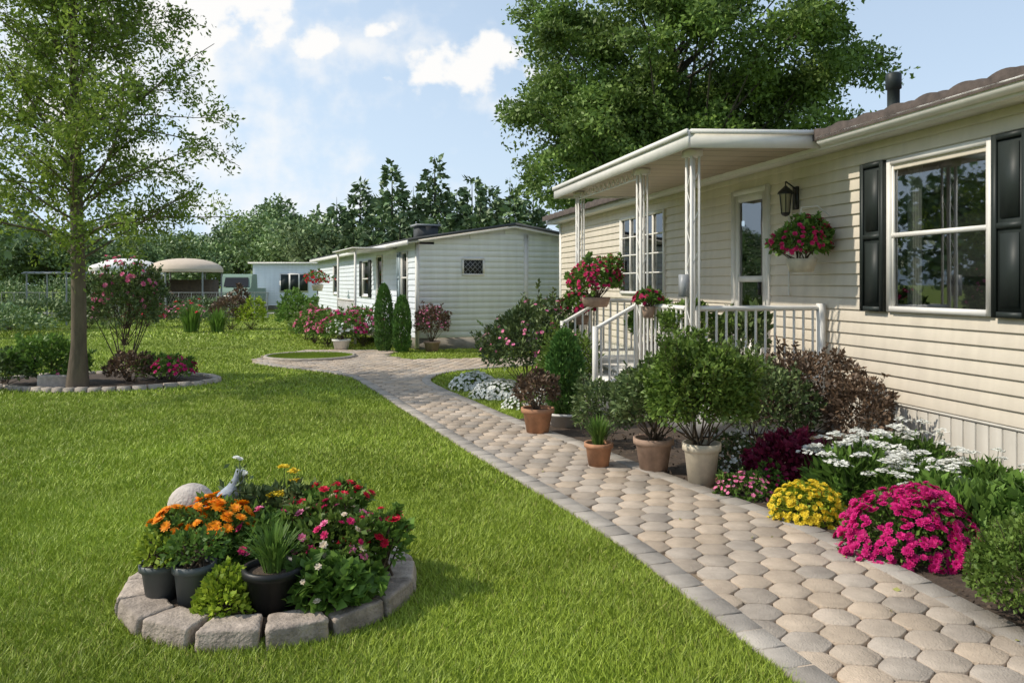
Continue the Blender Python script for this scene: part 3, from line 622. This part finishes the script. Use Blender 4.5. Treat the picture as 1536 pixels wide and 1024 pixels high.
def clumptree(name,x,y,h,crowns,trunk_r,leaf,nl,ls,ncl=90,cr=(.8,1.5)):
    g=G(); zs=np.linspace(0,h*.8,8); tp=np.stack([.2*np.sin(zs*.3),.15*np.sin(zs*.5),zs],1); g.tube(tp,np.linspace(trunk_r,trunk_r*.2,8),'barkd',8,False)
    tot=sum(c[3]*c[5] for c in crowns)
    for (cx,cy,cz,rx,ry,rz_) in crowns:
        nc=int(ncl*rx*rz_/tot); D=dirs(nc,-.85); R=lump(D,18,.3,.4)*rng.uniform(.15,1,nc)**.45
        C=np.stack([cx+rx*D[:,0]*R,cy+ry*D[:,1]*R,cz+rz_*D[:,2]*R],1)
        for c in C:
            zb=min(max(h*.18,c[2]-1.5-np.hypot(c[0],c[1])*.6),h*.78); b0=np.array([np.interp(zb,zs,tp[:,0]),np.interp(zb,zs,tp[:,1]),zb])
            if rng.uniform()<.5: 
                mid=(b0+c)/2+rng.normal(size=3)*.3+[0,0,-.3]; g.tube([b0,mid,c],[trunk_r*.2,trunk_r*.1,.02],'barkd',5,False)
            n=int(nl/ncl*rng.uniform(.6,1.4)); r=rng.uniform(*cr); d=rng.normal(size=(n,3)); d=nrm(d)*(rng.uniform(0,1,n)**.45)[:,None]
            sp=nrm(rng.normal(size=(9,3)))*r*.75; si=rng.integers(0,9,n)
            pts=c+ (d*r*.5+sp[si]*rng.uniform(.4,1.25,n)[:,None])*[1,1,.62]
            leaves(g,pts,ls,ls*.52,leaf,out=pts-c,ow=.5,up=-.15)
    return g.obj(name,None,loc=(x,y,0))
clumptree('large_deciduous_tree',5.8,29,15,[(.1,0,10.3,5.7,4.5,5.4),(-3.4,-.5,6.2,3.0,2.6,3.0),(0,0,6.2,3.5,3,2.6),(3.3,0,8.0,2.8,3,3)],.40,'leafT',165000,.18,ncl=215,cr=(.8,1.45))
g=G()
def conifer(g,x,y,h,R,n,m='leafC'):
    g.tube([(x,y,0),(x,y,h*.98)],[.02*h,.01],'barkd',5,False)
    nb=int(h*24)
    tb=1-rng.uniform(0,1,nb)**.6; tb=np.clip(tb,0,1); ab=rng.uniform(0,6.283,nb); Lb=R*(1-tb)**.78*rng.uniform(.75,1.12,nb)+.16
    pr=(Lb+.25*R); pr/=pr.sum(); i=rng.choice(nb,n,p=pr); u=rng.uniform(.1,1,n)**.6
    r=Lb[i]*u; az=ab[i]+rng.normal(size=n)*.16/np.maximum(u,.3); z=h*(.03+.97*tb[i])-r*.3+.10*rng.normal(size=n)
    C=np.stack([x+r*np.cos(az),y+r*np.sin(az),z],1); out=np.stack([np.cos(az),np.sin(az),0*az-.15],1)
    leaves(g,C,.48,.27,m,out=out,ow=1.1,up=.1)
for px,top,D,w in[(408,348,64,.3),(440,305,62,.3),(475,312,66,.32),(505,292,60,.32),(540,268,62,.30),(572,292,66,.3),(588,243,58,.27),(620,276,62,.32),(652,228,58,.27),(685,284,62,.3),(708,262,58,.29),(735,275,62,.3),(765,262,60,.3),(800,275,62,.3),(530,335,54,.4),(600,325,53,.4),(560,340,52,.4),(660,308,52,.4),(720,300,52,.4),(770,300,52,.4),(870,270,58,.3)]:
    hh=1.7+(425-top)/1195*D; conifer(g,(px-768)/1195*D,D,hh,hh*w,4400)
g.obj('conifer_tree_row',None)
def blobrow(g,lst,leaf,ls=.32,per=260,nc=16):
    for x,y,h,r in lst:
        g.tube([(x,y,0),(x,y,h*.7)],[.15,.05],'barkd',5,False)
        for c in range(nc):
            d=dirs(1,-.7)[0]; cc=np.array([x,y,h*.56])+d*[r,r,h*.42]*rng.uniform(.3,1)**.5
            n=per; q=nrm(rng.normal(size=(n,3)))*(rng.uniform(0,1,n)**.4)[:,None]*[r*.5,r*.5,h*.17]; leaves(g,cc+q,ls,ls*.6,leaf,out=q,ow=.6)
g=G(); L=[]
for i in range(34):
    D=rng.uniform(62,85); px=-120+i*17+rng.uniform(-8,8); top=rng.uniform(345,370) if px>60 else rng.uniform(322,352)
    if 340<px: top=rng.uniform(318,340)
    L.append(((px-768)/1195*D,D,1.7+(425-top)/1195*D,rng.uniform(1.9,3.2)))
L.append(((425-768)/1195*66,66,8.3,2.6)); L.append(((450-768)/1195*58,58,6.6,2.6)); L.append(((500-768)/1195*56,56,6.3,2.6))
blobrow(g,L,'leafD'); g.obj('distant_tree_row',None)
g=G(); L=[(-24-rng.uniform(0,8),y,rng.uniform(5,8.5),rng.uniform(2,3.4)) for y in np.arange(-12,34,3.4)]+[(x,-24+rng.uniform(-3,3),rng.uniform(6,9),3.) for x in np.arange(-24,24,5)]
L=[q for q in L if not(q[1]>22 and q[0]>-.8*q[1]*.9)]
blobrow(g,L,'leafD',.5,90,14); g.obj('side_tree_row',None)
g=G(); L=[]
for px,by,h in[(10,440,1.9),(40,436,1.6),(95,440,2.0),(130,445,2.2),(225,438,1.6),(250,436,1.4),(300,446,1.0),(330,440,1.0),(0,470,1.0),(60,462,1.2)]:
    D=2031/(by+35-425); L.append(((px-768)/1195*D,D,h,rng.uniform(.9,1.5)))
for x,y,h,r in L:
    n=1600; D_=dirs(n,-.3); rr=lump(D_,14,.4)*rng.uniform(.3,1,n)**.4; leaves(g,np.stack([x+r*D_[:,0]*rr,y+r*D_[:,1]*rr,np.maximum(.02,h*.45+h*.5*D_[:,2]*rr)],1),.14,.07,'leafD',out=D_)
g.obj('background_shrubs',None)
g=G(); n=60; xs=np.linspace(-900,700,n); hz=22+10*np.sin(xs*.006)+5*np.sin(xs*.021+1)
v=[(x,620,-2) for x in xs]+[(x,700,h_) for x,h_ in zip(xs,hz)]
g.add(v,[(i,i+1,n+i+1,n+i) for i in range(n-1)],'hill'); g.obj('distant_hills',None)

# ------------------------------------------------------------------ SHRUBS / FLOWERS
def cyp(name,x,y,h,r,pd=None,n=5000):
    g=G(); z0=0
    if pd: pot(g,(0,0),*pd); z0=pd[2]*.85
    t=rng.uniform(0,1,n); az=rng.uniform(0,6.283,n); R=r*np.minimum(1,(1-t)*3.2)**.6*np.minimum(1,.6+t*3)*(1+.08*np.sin(az*4+t*15))*rng.uniform(.6,1,n)**.3
    C=np.stack([R*np.cos(az),R*np.sin(az),z0+h*t*.96],1); leaves(g,C,.07,.03,'leafK',out=np.stack([np.cos(az)*.5,np.sin(az)*.5,0*az+1],1),ow=1.6); g.tube([(0,0,0),(0,0,h*.8)],[.02,.01],'twig',5,False)
    return g.obj(name,None,loc=(x,y,0))
cyp('cypress_shrub',-3.2,19.9,1.72,.2); cyp('cypress_shrub',-2.72,19.7,1.42,.2)
cyp('potted_cypress',.63,9.5,1.0,.19,(.22,.15,.17,'whitepot'))
bush('boxwood_bush',(1.60,6.72),.46,.44,.95,11000,.046,.027,'leafB',potdef=(.15,.11,.36,'cream'),amp=.42,shoots=130)
bush('potted_shrub',(1.28,7.2),.34,.33,.72,5200,.05,.022,'leafO',potdef=(.17,.12,.31,'terrab'),amp=.3,shoots=60)
def grassy(name,x,y,n,h,spread,pd=None,leaf='leafG',w=.012,fl=None,fn=0,fr=.05,r0=.05):
    g=G(); z0=0
    if pd: pot(g,(0,0),*pd); z0=pd[2]*.88
    a=rng.uniform(0,6.283,n); b=rng.uniform(0,r0,n); s=rng.uniform(.1,1,n)*spread; hh=h*rng.uniform(.6,1.05,n)
    d=np.stack([np.cos(a),np.sin(a)],1); pr=np.stack([-np.sin(a),np.cos(a)],1)*w/2
    def row(t,wd):
        xy=d*(b+s*t**1.8)[:,None]; z=z0+hh*(t-.25*t*t*(s/spread)); return np.column_stack([xy-pr*wd,z]),np.column_stack([xy+pr*wd,z])
    rows=[row(t,wd) for t,wd in((0,.6),(.4,1),(.75,.8),(1,.05))]
    v=np.stack([q for r in rows for q in r],1).reshape(-1,3); o=np.arange(n)[:,None]*8
    g.add(v,np.concatenate([o+np.array(q) for q in([0,1,3,2],[2,3,5,4],[4,5,7,6])]),leaf)
    if fl:
        i=rng.choice(n,fn); P=np.column_stack([d[i]*(b[i]+s[i]*.8)[:,None],z0+hh[i]*1.02]); heads(g,P,np.tile([0,0,1.],(fn,1)),fr,fl,2,6)
    return g.obj(name,None,loc=(x,y,0))
grassy('potted_grass',.80,7.35,190,.30,.16,(.125,.09,.235,'terra'),'leafG',.014)
bush('potted_flower',(.29,9.0),.24,.22,.42,900,.05,.025,'leafR',potdef=(.175,.12,.30,'terra'))
o=bush('burgundy_shrub',(3.0,8.3),.45,.4,1.0,3800,.05,.024,'leafR',amp=.45,shoots=60)
bush('burgundy_shrub',(3.35,7.7),.3,.3,.85,1800,.05,.024,'leafR',amp=.5,shoots=50)
bush('leafy_shrub',(2.45,8.0),.5,.45,.95,4200,.05,.026,'leafO',amp=.4,shoots=60)
bush('leafy_shrub',(.95,8.35),.3,.28,.7,2400,.05,.022,'leafO')
bush('flowering_shrub',(.25,12.2),.66,.6,1.5,6000,.07,.034,'leafO','pink',90,.035,1,6,amp=.4,shoots=80)
bush('flowering_shrub',(.75,11.3),.4,.4,1.05,2600,.06,.03,'leafB','pink',25,.03,1,6)
bush('white_groundcover',(-.18,11.9),.42,.38,.24,1500,.04,.02,'leafG','white',600,.032,1,6,zmin=0,amp=.15,shoots=0)
bush('white_groundcover',(-.62,12.9),.38,.35,.24,1000,.04,.02,'leafG','white',400,.034,1,6,zmin=0,amp=.15,shoots=0)
bush('white_groundcover',(.2,10.9),.32,.3,.2,900,.04,.02,'leafG','white',230,.026,1,6,zmin=0,amp=.15,shoots=0)
bush('magenta_chrysanthemum',(2.52,5.05),.43,.36,.37,3000,.04,.022,'leafG','magenta',620,.033,3,9,zmin=0,amp=.18,fz=0,shoots=0)
bush('yellow_chrysanthemum',(2.12,5.72),.25,.22,.28,1800,.035,.02,'leafY','yellow',330,.024,2,8,zmin=0,amp=.18,fz=0,shoots=0)
def yarrow(name,x,y,rx,ry,h,k,fl,hr=.05,leaf='leafG',nl=1800,L=.09,W=.03):
    g=G(); D=dirs(nl,0); r=rng.uniform(.2,1,nl)**.5; C=np.stack([rx*D[:,0]*r,ry*D[:,1]*r,h*.8*D[:,2]*r],1); leaves(g,C,L,W,leaf,out=D,up=.5)
    a=rng.uniform(0,6.283,k); q=rng.uniform(0,1,k)**.5; P=np.stack([rx*q*np.cos(a),ry*q*np.sin(a),h*(1-.35*q**2)*rng.uniform(.85,1.12,k)],1)
    stems(g,P*[.5,.5,0],P,.005,'stem')
    for p_ in P:
        n=28; aa=rng.uniform(0,6.28,n); hr_=hr*rng.uniform(.7,1.2); rr=hr_*np.sqrt(rng.uniform(0,1,n))*1.1; Q=np.stack([p_[0]+rr*np.cos(aa),p_[1]+rr*np.sin(aa),p_[2]+.5*(hr_-rr)],1); heads(g,Q,np.tile([0,0,1.],(n,1)),.018,fl,1,5)
    return g.obj(name,None,loc=(x,y,0))
yarrow('white_yarrow',2.72,6.3,.42,.35,.48,48,'white',.055); yarrow('white_yarrow',3.05,5.95,.36,.3,.40,26,'white',.05); yarrow('white_yarrow',3.3,6.7,.5,.3,.5,30,'white',.055); yarrow('white_yarrow',3.5,5.9,.3,.3,.46,10,'white',.05)
bush('leafy_plant',(3.05,5.25),.42,.36,.36,1700,.10,.045,'leafG',zmin=0,up=.6)
bush('leafy_plant',(3.5,4.9),.42,.45,.42,1700,.10,.045,'leafG',zmin=0,up=.6)
bush('boxwood_ball',(2.62,3.98),.33,.31,.49,8500,.026,.016,'leafB',amp=.16,shoots=60)
bush('plum_foliage_plant',(2.28,6.72),.3,.26,.42,1500,.06,.04,'leafP',zmin=0)
bush('white_alyssum',(1.98,6.95),.28,.25,.42,1400,.04,.02,'leafO','white',300,.017,1,5,zmin=0)
bush('pink_alyssum',(1.86,6.35),.2,.17,.19,800,.035,.02,'leafG','pink',120,.02,1,5,zmin=0)
bush('magenta_flowers',(2.1,6.5),.14,.12,.22,400,.035,.02,'leafG','magenta',50,.02,2,6,zmin=0)
g=G(); n=2600; x=rng.uniform(.8,4.2,n); y=rng.uniform(3,9,n); ok=inpoly(x,y,SOIL); C=np.stack([x,y,0*x+.012],1)[ok]; leaves(g,C,.035,.02,'twig',up=0); g.obj('bark_mulch',None)
g=G(); n=260; x=rng.uniform(-4,3,n); y=rng.uniform(2.8,16,n); ok=inpoly(x,y,PATH); ok&=rng.uniform(0,1,n)<np.clip(1.2-dpoly(x,y,Redge)*1.6,.1,1); C=np.stack([x,y,0*x+.031],1)[ok]; leaves(g,C,.035,.02,'bladedry',out=rng.normal(size=C.shape)*[1,1,.05],ow=4,up=0); g.obj('fallen_leaves',None)

# front round bed
g=G()
def rough_block(g,c,ang,sx,sy,sz,m,seg=8,taper=.2):
    t=np.linspace(-1,1,seg+1); t=np.sign(t)*np.abs(t)**.7; allv=[];allf=[]; key={}
    ca,sa=math.cos(ang),math.sin(ang); ph=rng.uniform(0,6,3)
    for ax in range(3):
        for s in(-1,1):
            idx=np.zeros((seg+1,seg+1),int)
            for i in range(seg+1):
                for j in range(seg+1):
                    q=[0,0,0]; q[ax]=s; q[(ax+1)%3]=t[i]; q[(ax+2)%3]=t[j]; kk=tuple(round(e,3) for e in q)
                    if kk not in key: key[kk]=len(allv); allv.append(q)
                    idx[i,j]=key[kk]
            for i in range(seg):
                for j in range(seg):
                    f=[idx[i,j],idx[i+1,j],idx[i+1,j+1],idx[i,j+1]]; allf.append(f if s>0 else f[::-1])
    P=np.array(allv,float); l=(np.abs(P)**20).sum(1)**(1/20); P/=l[:,None]
    P*=[sx/2,sy/2,sz/2]; P[:,0]*=1-taper*(P[:,1]/(sy/2)) ; k=P[:,2]>0; P[k,1]-=.012*(P[k,2]/(sz/2)); 
    P+= .002*np.sin(P[:,[1,2,0]]*55+ph)+.0013*rng.normal(size=P.shape)
    tilt=rng.uniform(-.04,.04); P[:,2]+=P[:,0]*tilt
    X=c[0]+ca*P[:,0]-sa*P[:,1]; Y=c[1]+sa*P[:,0]+ca*P[:,1]; g.add(np.stack([X,Y,c[2]+P[:,2]],1),allf,m)
ns=15
for i in range(ns):
    a=2*math.pi*i/ns+.1; R=.67; rough_block(g,(BC[0]+R*1.03*math.cos(a),BC[1]+R*.97*math.sin(a),.045),a-math.pi/2+rng.uniform(-.04,.04),.262,.185,.105*rng.uniform(.94,1.06),'stone',8,-.13)
g.obj('stone_ring_edging',None)
g=G(); g.lathe([(.60,.0),(.60,.06),(.3,.10),(.001,.12)],(BC[0],BC[1],0),'soil',32); g.obj('flower_bed_soil',None)
def bb(name,x,y,*a,z0=.1,**k):
    k.setdefault('shoots',16); o=bush(name,(x,y),*a,**k); o.location.z=z0; return o
bb('marigold',-1.60,4.36,.22,.2,.29,1900,.04,.018,'leafG',fl='orange',fn=84,fr=.038,rings=5,k=10,z0=.21,fz=.4,zmin=-.3,shoots=0)
bb('marigold',-1.80,4.28,.13,.12,.24,700,.04,.018,'leafG',fl='orange',fn=30,fr=.036,rings=5,k=10,z0=.24,fz=.3,shoots=0)
g=G(); pot(g,(0,0),.10,.07,.2,'greypot'); bushpts(g,(0,0),.13,.12,.16,500,.035,.02,'leafY',.17); g.obj('grey_flower_pot',None,loc=(-1.82,4.13,.06))
g=G(); pot(g,(0,0),.10,.075,.22,'greypot'); bushpts(g,(0,0),.14,.12,.2,500,.035,.02,'leafG',.18); g.obj('grey_flower_pot',None,loc=(-1.62,4.06,.06))
grassy('black_pot_plant',-1.20,4.00,130,.26,.17,(.14,.10,.235,'blackpot'),'leafG',.014); bpy.data.objects['black_pot_plant'].location.z=.05
bb('lime_plant',-1.43,3.96,.15,.12,.2,1100,.035,.022,'leafY',z0=.08,zmin=0)
bb('red_geranium',-1.08,4.62,.22,.18,.42,1500,.05,.03,'leafG',fl='red',fn=50,fr=.034,rings=3,k=7,fz=.3)
bb('pink_flowers',-.96,4.34,.27,.22,.38,1900,.045,.025,'leafB',fl=['crimson','pink','cream_f'],fn=66,fr=.027,rings=3,k=7,fz=0,shoots=40)
bb('pink_flowers',-1.32,4.34,.18,.18,.36,900,.045,.025,'leafG',fl=['crimson','pink'],fn=22,fr=.027,rings=3,k=7,fz=0)
bb('strawberry_foliage',-.95,4.03,.24,.14,.2,560,.07,.055,'leafG',fl='cream_f',fn=8,fr=.02,zmin=0)
bb('red_flowers',-.72,4.38,.13,.15,.34,600,.045,.025,'leafG',fl='red',fn=18,fr=.036,rings=3,k=9,fz=.2)
bb('green_foliage',-1.4,4.72,.33,.2,.40,1900,.05,.022,'leafO',z0=.1,shoots=50)
yarrow('yellow_yarrow',-1.33,4.72,.1,.1,.48,5,'yellow',.035,'leafO',120).location.z=.12
g=G(); g.lathe([(.001,0),(.09,0),(.09,.2),(.05,.24),(.05,.26)],(0,0,0),'marble',20)
th_=np.linspace(-math.pi/2+.1,math.pi/2,14); g.lathe([(max(.001,.13*math.cos(t)),.36+.12*math.sin(t)) for t in th_],(0,0,0),'marble',28); g.obj('stone_ball_ornament',None,smooth=True,loc=(-1.86,4.62,.06))
g=G(); g.lathe([(.001,0),(.06,0),(.045,.06),(.02,.1),(.02,.24)],(0,0,0),'bluegrey',14)
P=[(-.10,0,.26),(-.05,0,.29),(.0,0,.33),(.05,0,.39),(.07,0,.45),(.085,0,.49),(.12,0,.5)]; g.tube(P,[.012,.045,.062,.05,.03,.035,.004],'bluegrey',12)
for s in(-1,1): g.add([(.03,s*.05,.38),(-.04,s*.075,.36),(-.14,s*.06,.30),(-.06,s*.055,.30)],[(0,1,2,3)],'bluegrey')
g.obj('bird_figurine',None,smooth=True,loc=(-1.68,4.68,.1))
g=G(); stems(g,np.array([[0,0,0.],[.03,.02,0]]),np.array([[.02,.01,.58],[.05,.0,.50]]),.005,'stem'); heads(g,np.array([[.02,.01,.58],[.0,.0,.59],[.05,0,.50]]),np.array([[0,-.5,1],[0,-.3,1],[0,-.6,.8]]),.028,'white',3,8); leaves(g,rng.normal(size=(110,3))*[.03,.03,.11]+[.03,0,.33],.05,.02,'leafO'); g.obj('white_flower',None,loc=(-1.60,4.62,.1))

# left bed
bush('leafy_shrub',(-7.75,13.3),.6,.5,.85,2300,.09,.04,'leafG')
bush('leafy_shrub',(-8.3,12.9),.5,.45,.6,1200,.09,.04,'leafO')
g=G()
for i in range(9):
    a=rng.uniform(0,6.28); branch(g,(0,0,0),(math.cos(a)*.35,math.sin(a)*.35,1),1.5,.014,'twig',5)
bushpts(g,(0,0),.6,.6,1.35,3600,.07,.036,'leafO',.6,.5,shoots=90); C,D,r=bushpts(g,(0,0),.5,.5,1.2,900,.065,.03,'leafG',.9,.4)
i=rng.choice(len(C),90,replace=False); heads(g,C[i]+D[i]*.1,nrm(D[i]+[0,0,.3]),.05,'pink',2,7); g.obj('rose_bush',None,loc=(-6.9,14.2,0))
bush('leafy_shrub',(-6.5,13.6),.4,.4,.5,1200,.07,.03,'leafR'); bush('leafy_shrub',(-6.1,13.9),.45,.4,.42,1200,.07,.03,'leafG'); bush('pink_flowers',(-5.75,13.5),.32,.27,.45,600,.05,.03,'leafG','magenta',60,.05,2,6); bush('pink_flowers',(-7.3,13.1),.25,.2,.3,400,.05,.03,'leafG','pink',24,.04,2,6)
g=G(); rough_block(g,(0,0,.1),.4,.45,.3,.24,'marble'); g.obj('garden_rock',None,smooth=True,loc=(-7.4,12.95,0))
grassy('ornamental_grass',-11.2,27.8,260,1.1,.5,None,'leafG',.04,'red',8,.09,.25); grassy('ornamental_grass',-10.2,27.6,220,.95,.4,None,'leafG',.04,None,0,.06,.2)
bush('burgundy_shrub',(-10.4,29.5),.8,.6,1.3,1300,.12,.06,'leafR'); bush('lime_shrub',(-9.6,29.3),.5,.5,1.0,700,.12,.06,'leafY')
bush('green_shrub',(-7.3,27.2),.72,.7,1.35,2600,.10,.05,'leafG')
for x,y,c in((-5.0,21.6,'pink'),(-4.4,21.0,'magenta'),(-5.6,22.6,'pink'),(-4.0,21.5,'pink')): bush('pink_flowering_shrub',(x,y),.55,.5,1.0,1400,.08,.04,'leafG',['pink',c],130,.06,2,6,amp=.4)
bush('green_shrub',(-6.2,24.),.5,.5,.9,1100,.09,.04,'leafB')
bush('potted_heather',(-2.0,19.9),.42,.36,.95,1600,.07,.03,'leafR','pink',90,.03,1,5,potdef=(.2,.15,.26,'terrab'))
bush('potted_flower',(-4.35,20.3),.3,.3,.5,600,.06,.03,'leafG','white',60,.045,1,6,potdef=(.22,.17,.28,'whitepot'))
for x,y,c in((-16,30,'pink'),(-14.2,31,'red'),(-18.3,29,'white'),(-12.6,31,'pink'),(-19.5,27,'pink')): bush('garden_flowers',(x,y),.8,.6,.9,700,.12,.05,'leafO',c,50,.07,1,6,amp=.4)

# ------------------------------------------------------------------ sun, sky, camera
sd=Vector((-.97,-.10,0)).normalized(); el=math.radians(42); sd=Vector((sd.x*math.cos(el),sd.y*math.cos(el),math.sin(el)))
ld=bpy.data.lights.new('sun','SUN'); ld.energy=3.9; ld.angle=math.radians(.8); ld.color=(1,.92,.79); so=bpy.data.objects.new('sun',ld); S.collection.objects.link(so); so.rotation_euler=(-sd).to_track_quat('-Z','Y').to_euler(); so.location=(-20,0,30)
w=bpy.data.worlds.new('World'); S.world=w; w.use_nodes=True; nt=w.node_tree; nt.nodes.clear(); L=nt.links
out=N(nt,'ShaderNodeOutputWorld'); bg=N(nt,'ShaderNodeBackground'); sky=N(nt,'ShaderNodeTexSky'); sky.sky_type='NISHITA'; sky.sun_disc=False; sky.sun_elevation=el; sky.sun_rotation=math.atan2(sd.x,sd.y)%(2*math.pi)
sky.air_density=1.0; sky.dust_density=1.5; sky.ozone_density=1.2
bg.inputs[1].default_value=.15; L.new(sky.outputs[0],bg.inputs[0])
tc=N(nt,'ShaderNodeTexCoord'); sx=N(nt,'ShaderNodeSeparateXYZ'); L.new(tc.outputs['Generated'],sx.inputs[0])
def math_(op,a,b=None):
    n=N(nt,'ShaderNodeMath',operation=op)
    for i,q in enumerate((a,b)):
        if q is None: continue
        if isinstance(q,(int,float)): n.inputs[i].default_value=q
        else: L.new(q,n.inputs[i])
    return n.outputs[0]
zc=math_('MAXIMUM',sx.outputs['Z'],0.)
hz_=math_('POWER',2.718,math_('MULTIPLY',zc,-4.5))
hf=math_('ADD',math_('MULTIPLY',hz_,.50),.45)
hf=math_('MINIMUM',math_('ADD',hf,math_('MULTIPLY',math_('MAXIMUM',math_('MULTIPLY',sx.outputs['X'],-1.),0.),.45)),.97)
hb_=N(nt,'ShaderNodeBackground'); hb_.inputs[0].default_value=(.68,.83,1.0,1); hb_.inputs[1].default_value=1.05
mh=N(nt,'ShaderNodeMixShader'); L.new(hf,mh.inputs[0]); L.new(bg.outputs[0],mh.inputs[1]); L.new(hb_.outputs[0],mh.inputs[2])
ym=math_('MAXIMUM',sx.outputs['Y'],.05)
cb=N(nt,'ShaderNodeCombineXYZ'); L.new(math_('DIVIDE',sx.outputs['X'],ym),cb.inputs[0]); L.new(math_('DIVIDE',sx.outputs['Z'],ym),cb.inputs[1])
no=N(nt,'ShaderNodeTexNoise'); no.inputs['Scale'].default_value=22; no.inputs['Detail'].default_value=8; no.inputs['Roughness'].default_value=.52; L.new(cb.outputs[0],no.inputs['Vector'])
nn=N(nt,'ShaderNodeMapRange'); nn.inputs[1].default_value=.3; nn.inputs[2].default_value=.7; nn.inputs[3].default_value=-.8; nn.inputs[4].default_value=.6; L.new(no.outputs['Fac'],nn.inputs[0])
def cloud(lst,lo,hi,mx_):
    acc=None
    for u0,v0,ru,rv,amp in lst:
        s=N(nt,'ShaderNodeVectorMath',operation='SUBTRACT'); L.new(cb.outputs[0],s.inputs[0]); s.inputs[1].default_value=(u0,v0,0)
        m_=N(nt,'ShaderNodeVectorMath',operation='MULTIPLY'); L.new(s.outputs[0],m_.inputs[0]); m_.inputs[1].default_value=(1/ru,1/rv,0)
        l=N(nt,'ShaderNodeVectorMath',operation='LENGTH'); L.new(m_.outputs[0],l.inputs[0]); q=math_('SUBTRACT',amp,l.outputs['Value'])
        acc=q if acc is None else math_('MAXIMUM',acc,q)
    ad=math_('ADD',acc,nn.outputs[0])
    sm=N(nt,'ShaderNodeMapRange',interpolation_type='SMOOTHSTEP'); sm.inputs[1].default_value=lo; sm.inputs[2].default_value=hi; sm.inputs[4].default_value=mx_; L.new(ad,sm.inputs[0]); return sm.outputs[0]
c1_=cloud([(-.060,.268,.080,.034,1),(-.035,.288,.05,.026,1),(-.10,.258,.05,.015,.9),(-.245,.305,.045,.026,.9),(-.17,.317,.035,.014,.85),(-.42,.335,.15,.06,1.),(-.33,.355,.08,.018,.95),(-.16,.258,.02,.008,.6),(-.55,.22,.14,.05,.8)],-.2,.5,.95)
c2_=cloud([(-.38,.155,.16,.05,.9),(-.36,.21,.09,.03,.8),(-.20,.30,.16,.05,.6),(-.5,.28,.25,.12,1.),(-.30,.10,.25,.04,.7),(.0,.22,.10,.03,.5)],-.7,1.0,.75)
cf=math_('MAXIMUM',c1_,c2_)
b2=N(nt,'ShaderNodeBackground'); b2.inputs[0].default_value=(1,.985,.96,1); b2.inputs[1].default_value=1.02
ms=N(nt,'ShaderNodeMixShader'); L.new(cf,ms.inputs[0]); L.new(mh.outputs[0],ms.inputs[1]); L.new(b2.outputs[0],ms.inputs[2]); L.new(ms.outputs[0],out.inputs[0])
cd=bpy.data.cameras.new('camera'); cd.lens=28; cd.sensor_width=36; cd.shift_y=-87/1536; cd.clip_end=4000; co=bpy.data.objects.new('camera',cd); S.collection.objects.link(co); co.location=(0,0,1.7); co.rotation_euler=(math.pi/2,0,0); S.camera=co
S.view_settings.view_transform='Standard'; S.view_settings.look='None'; S.view_settings.exposure=0
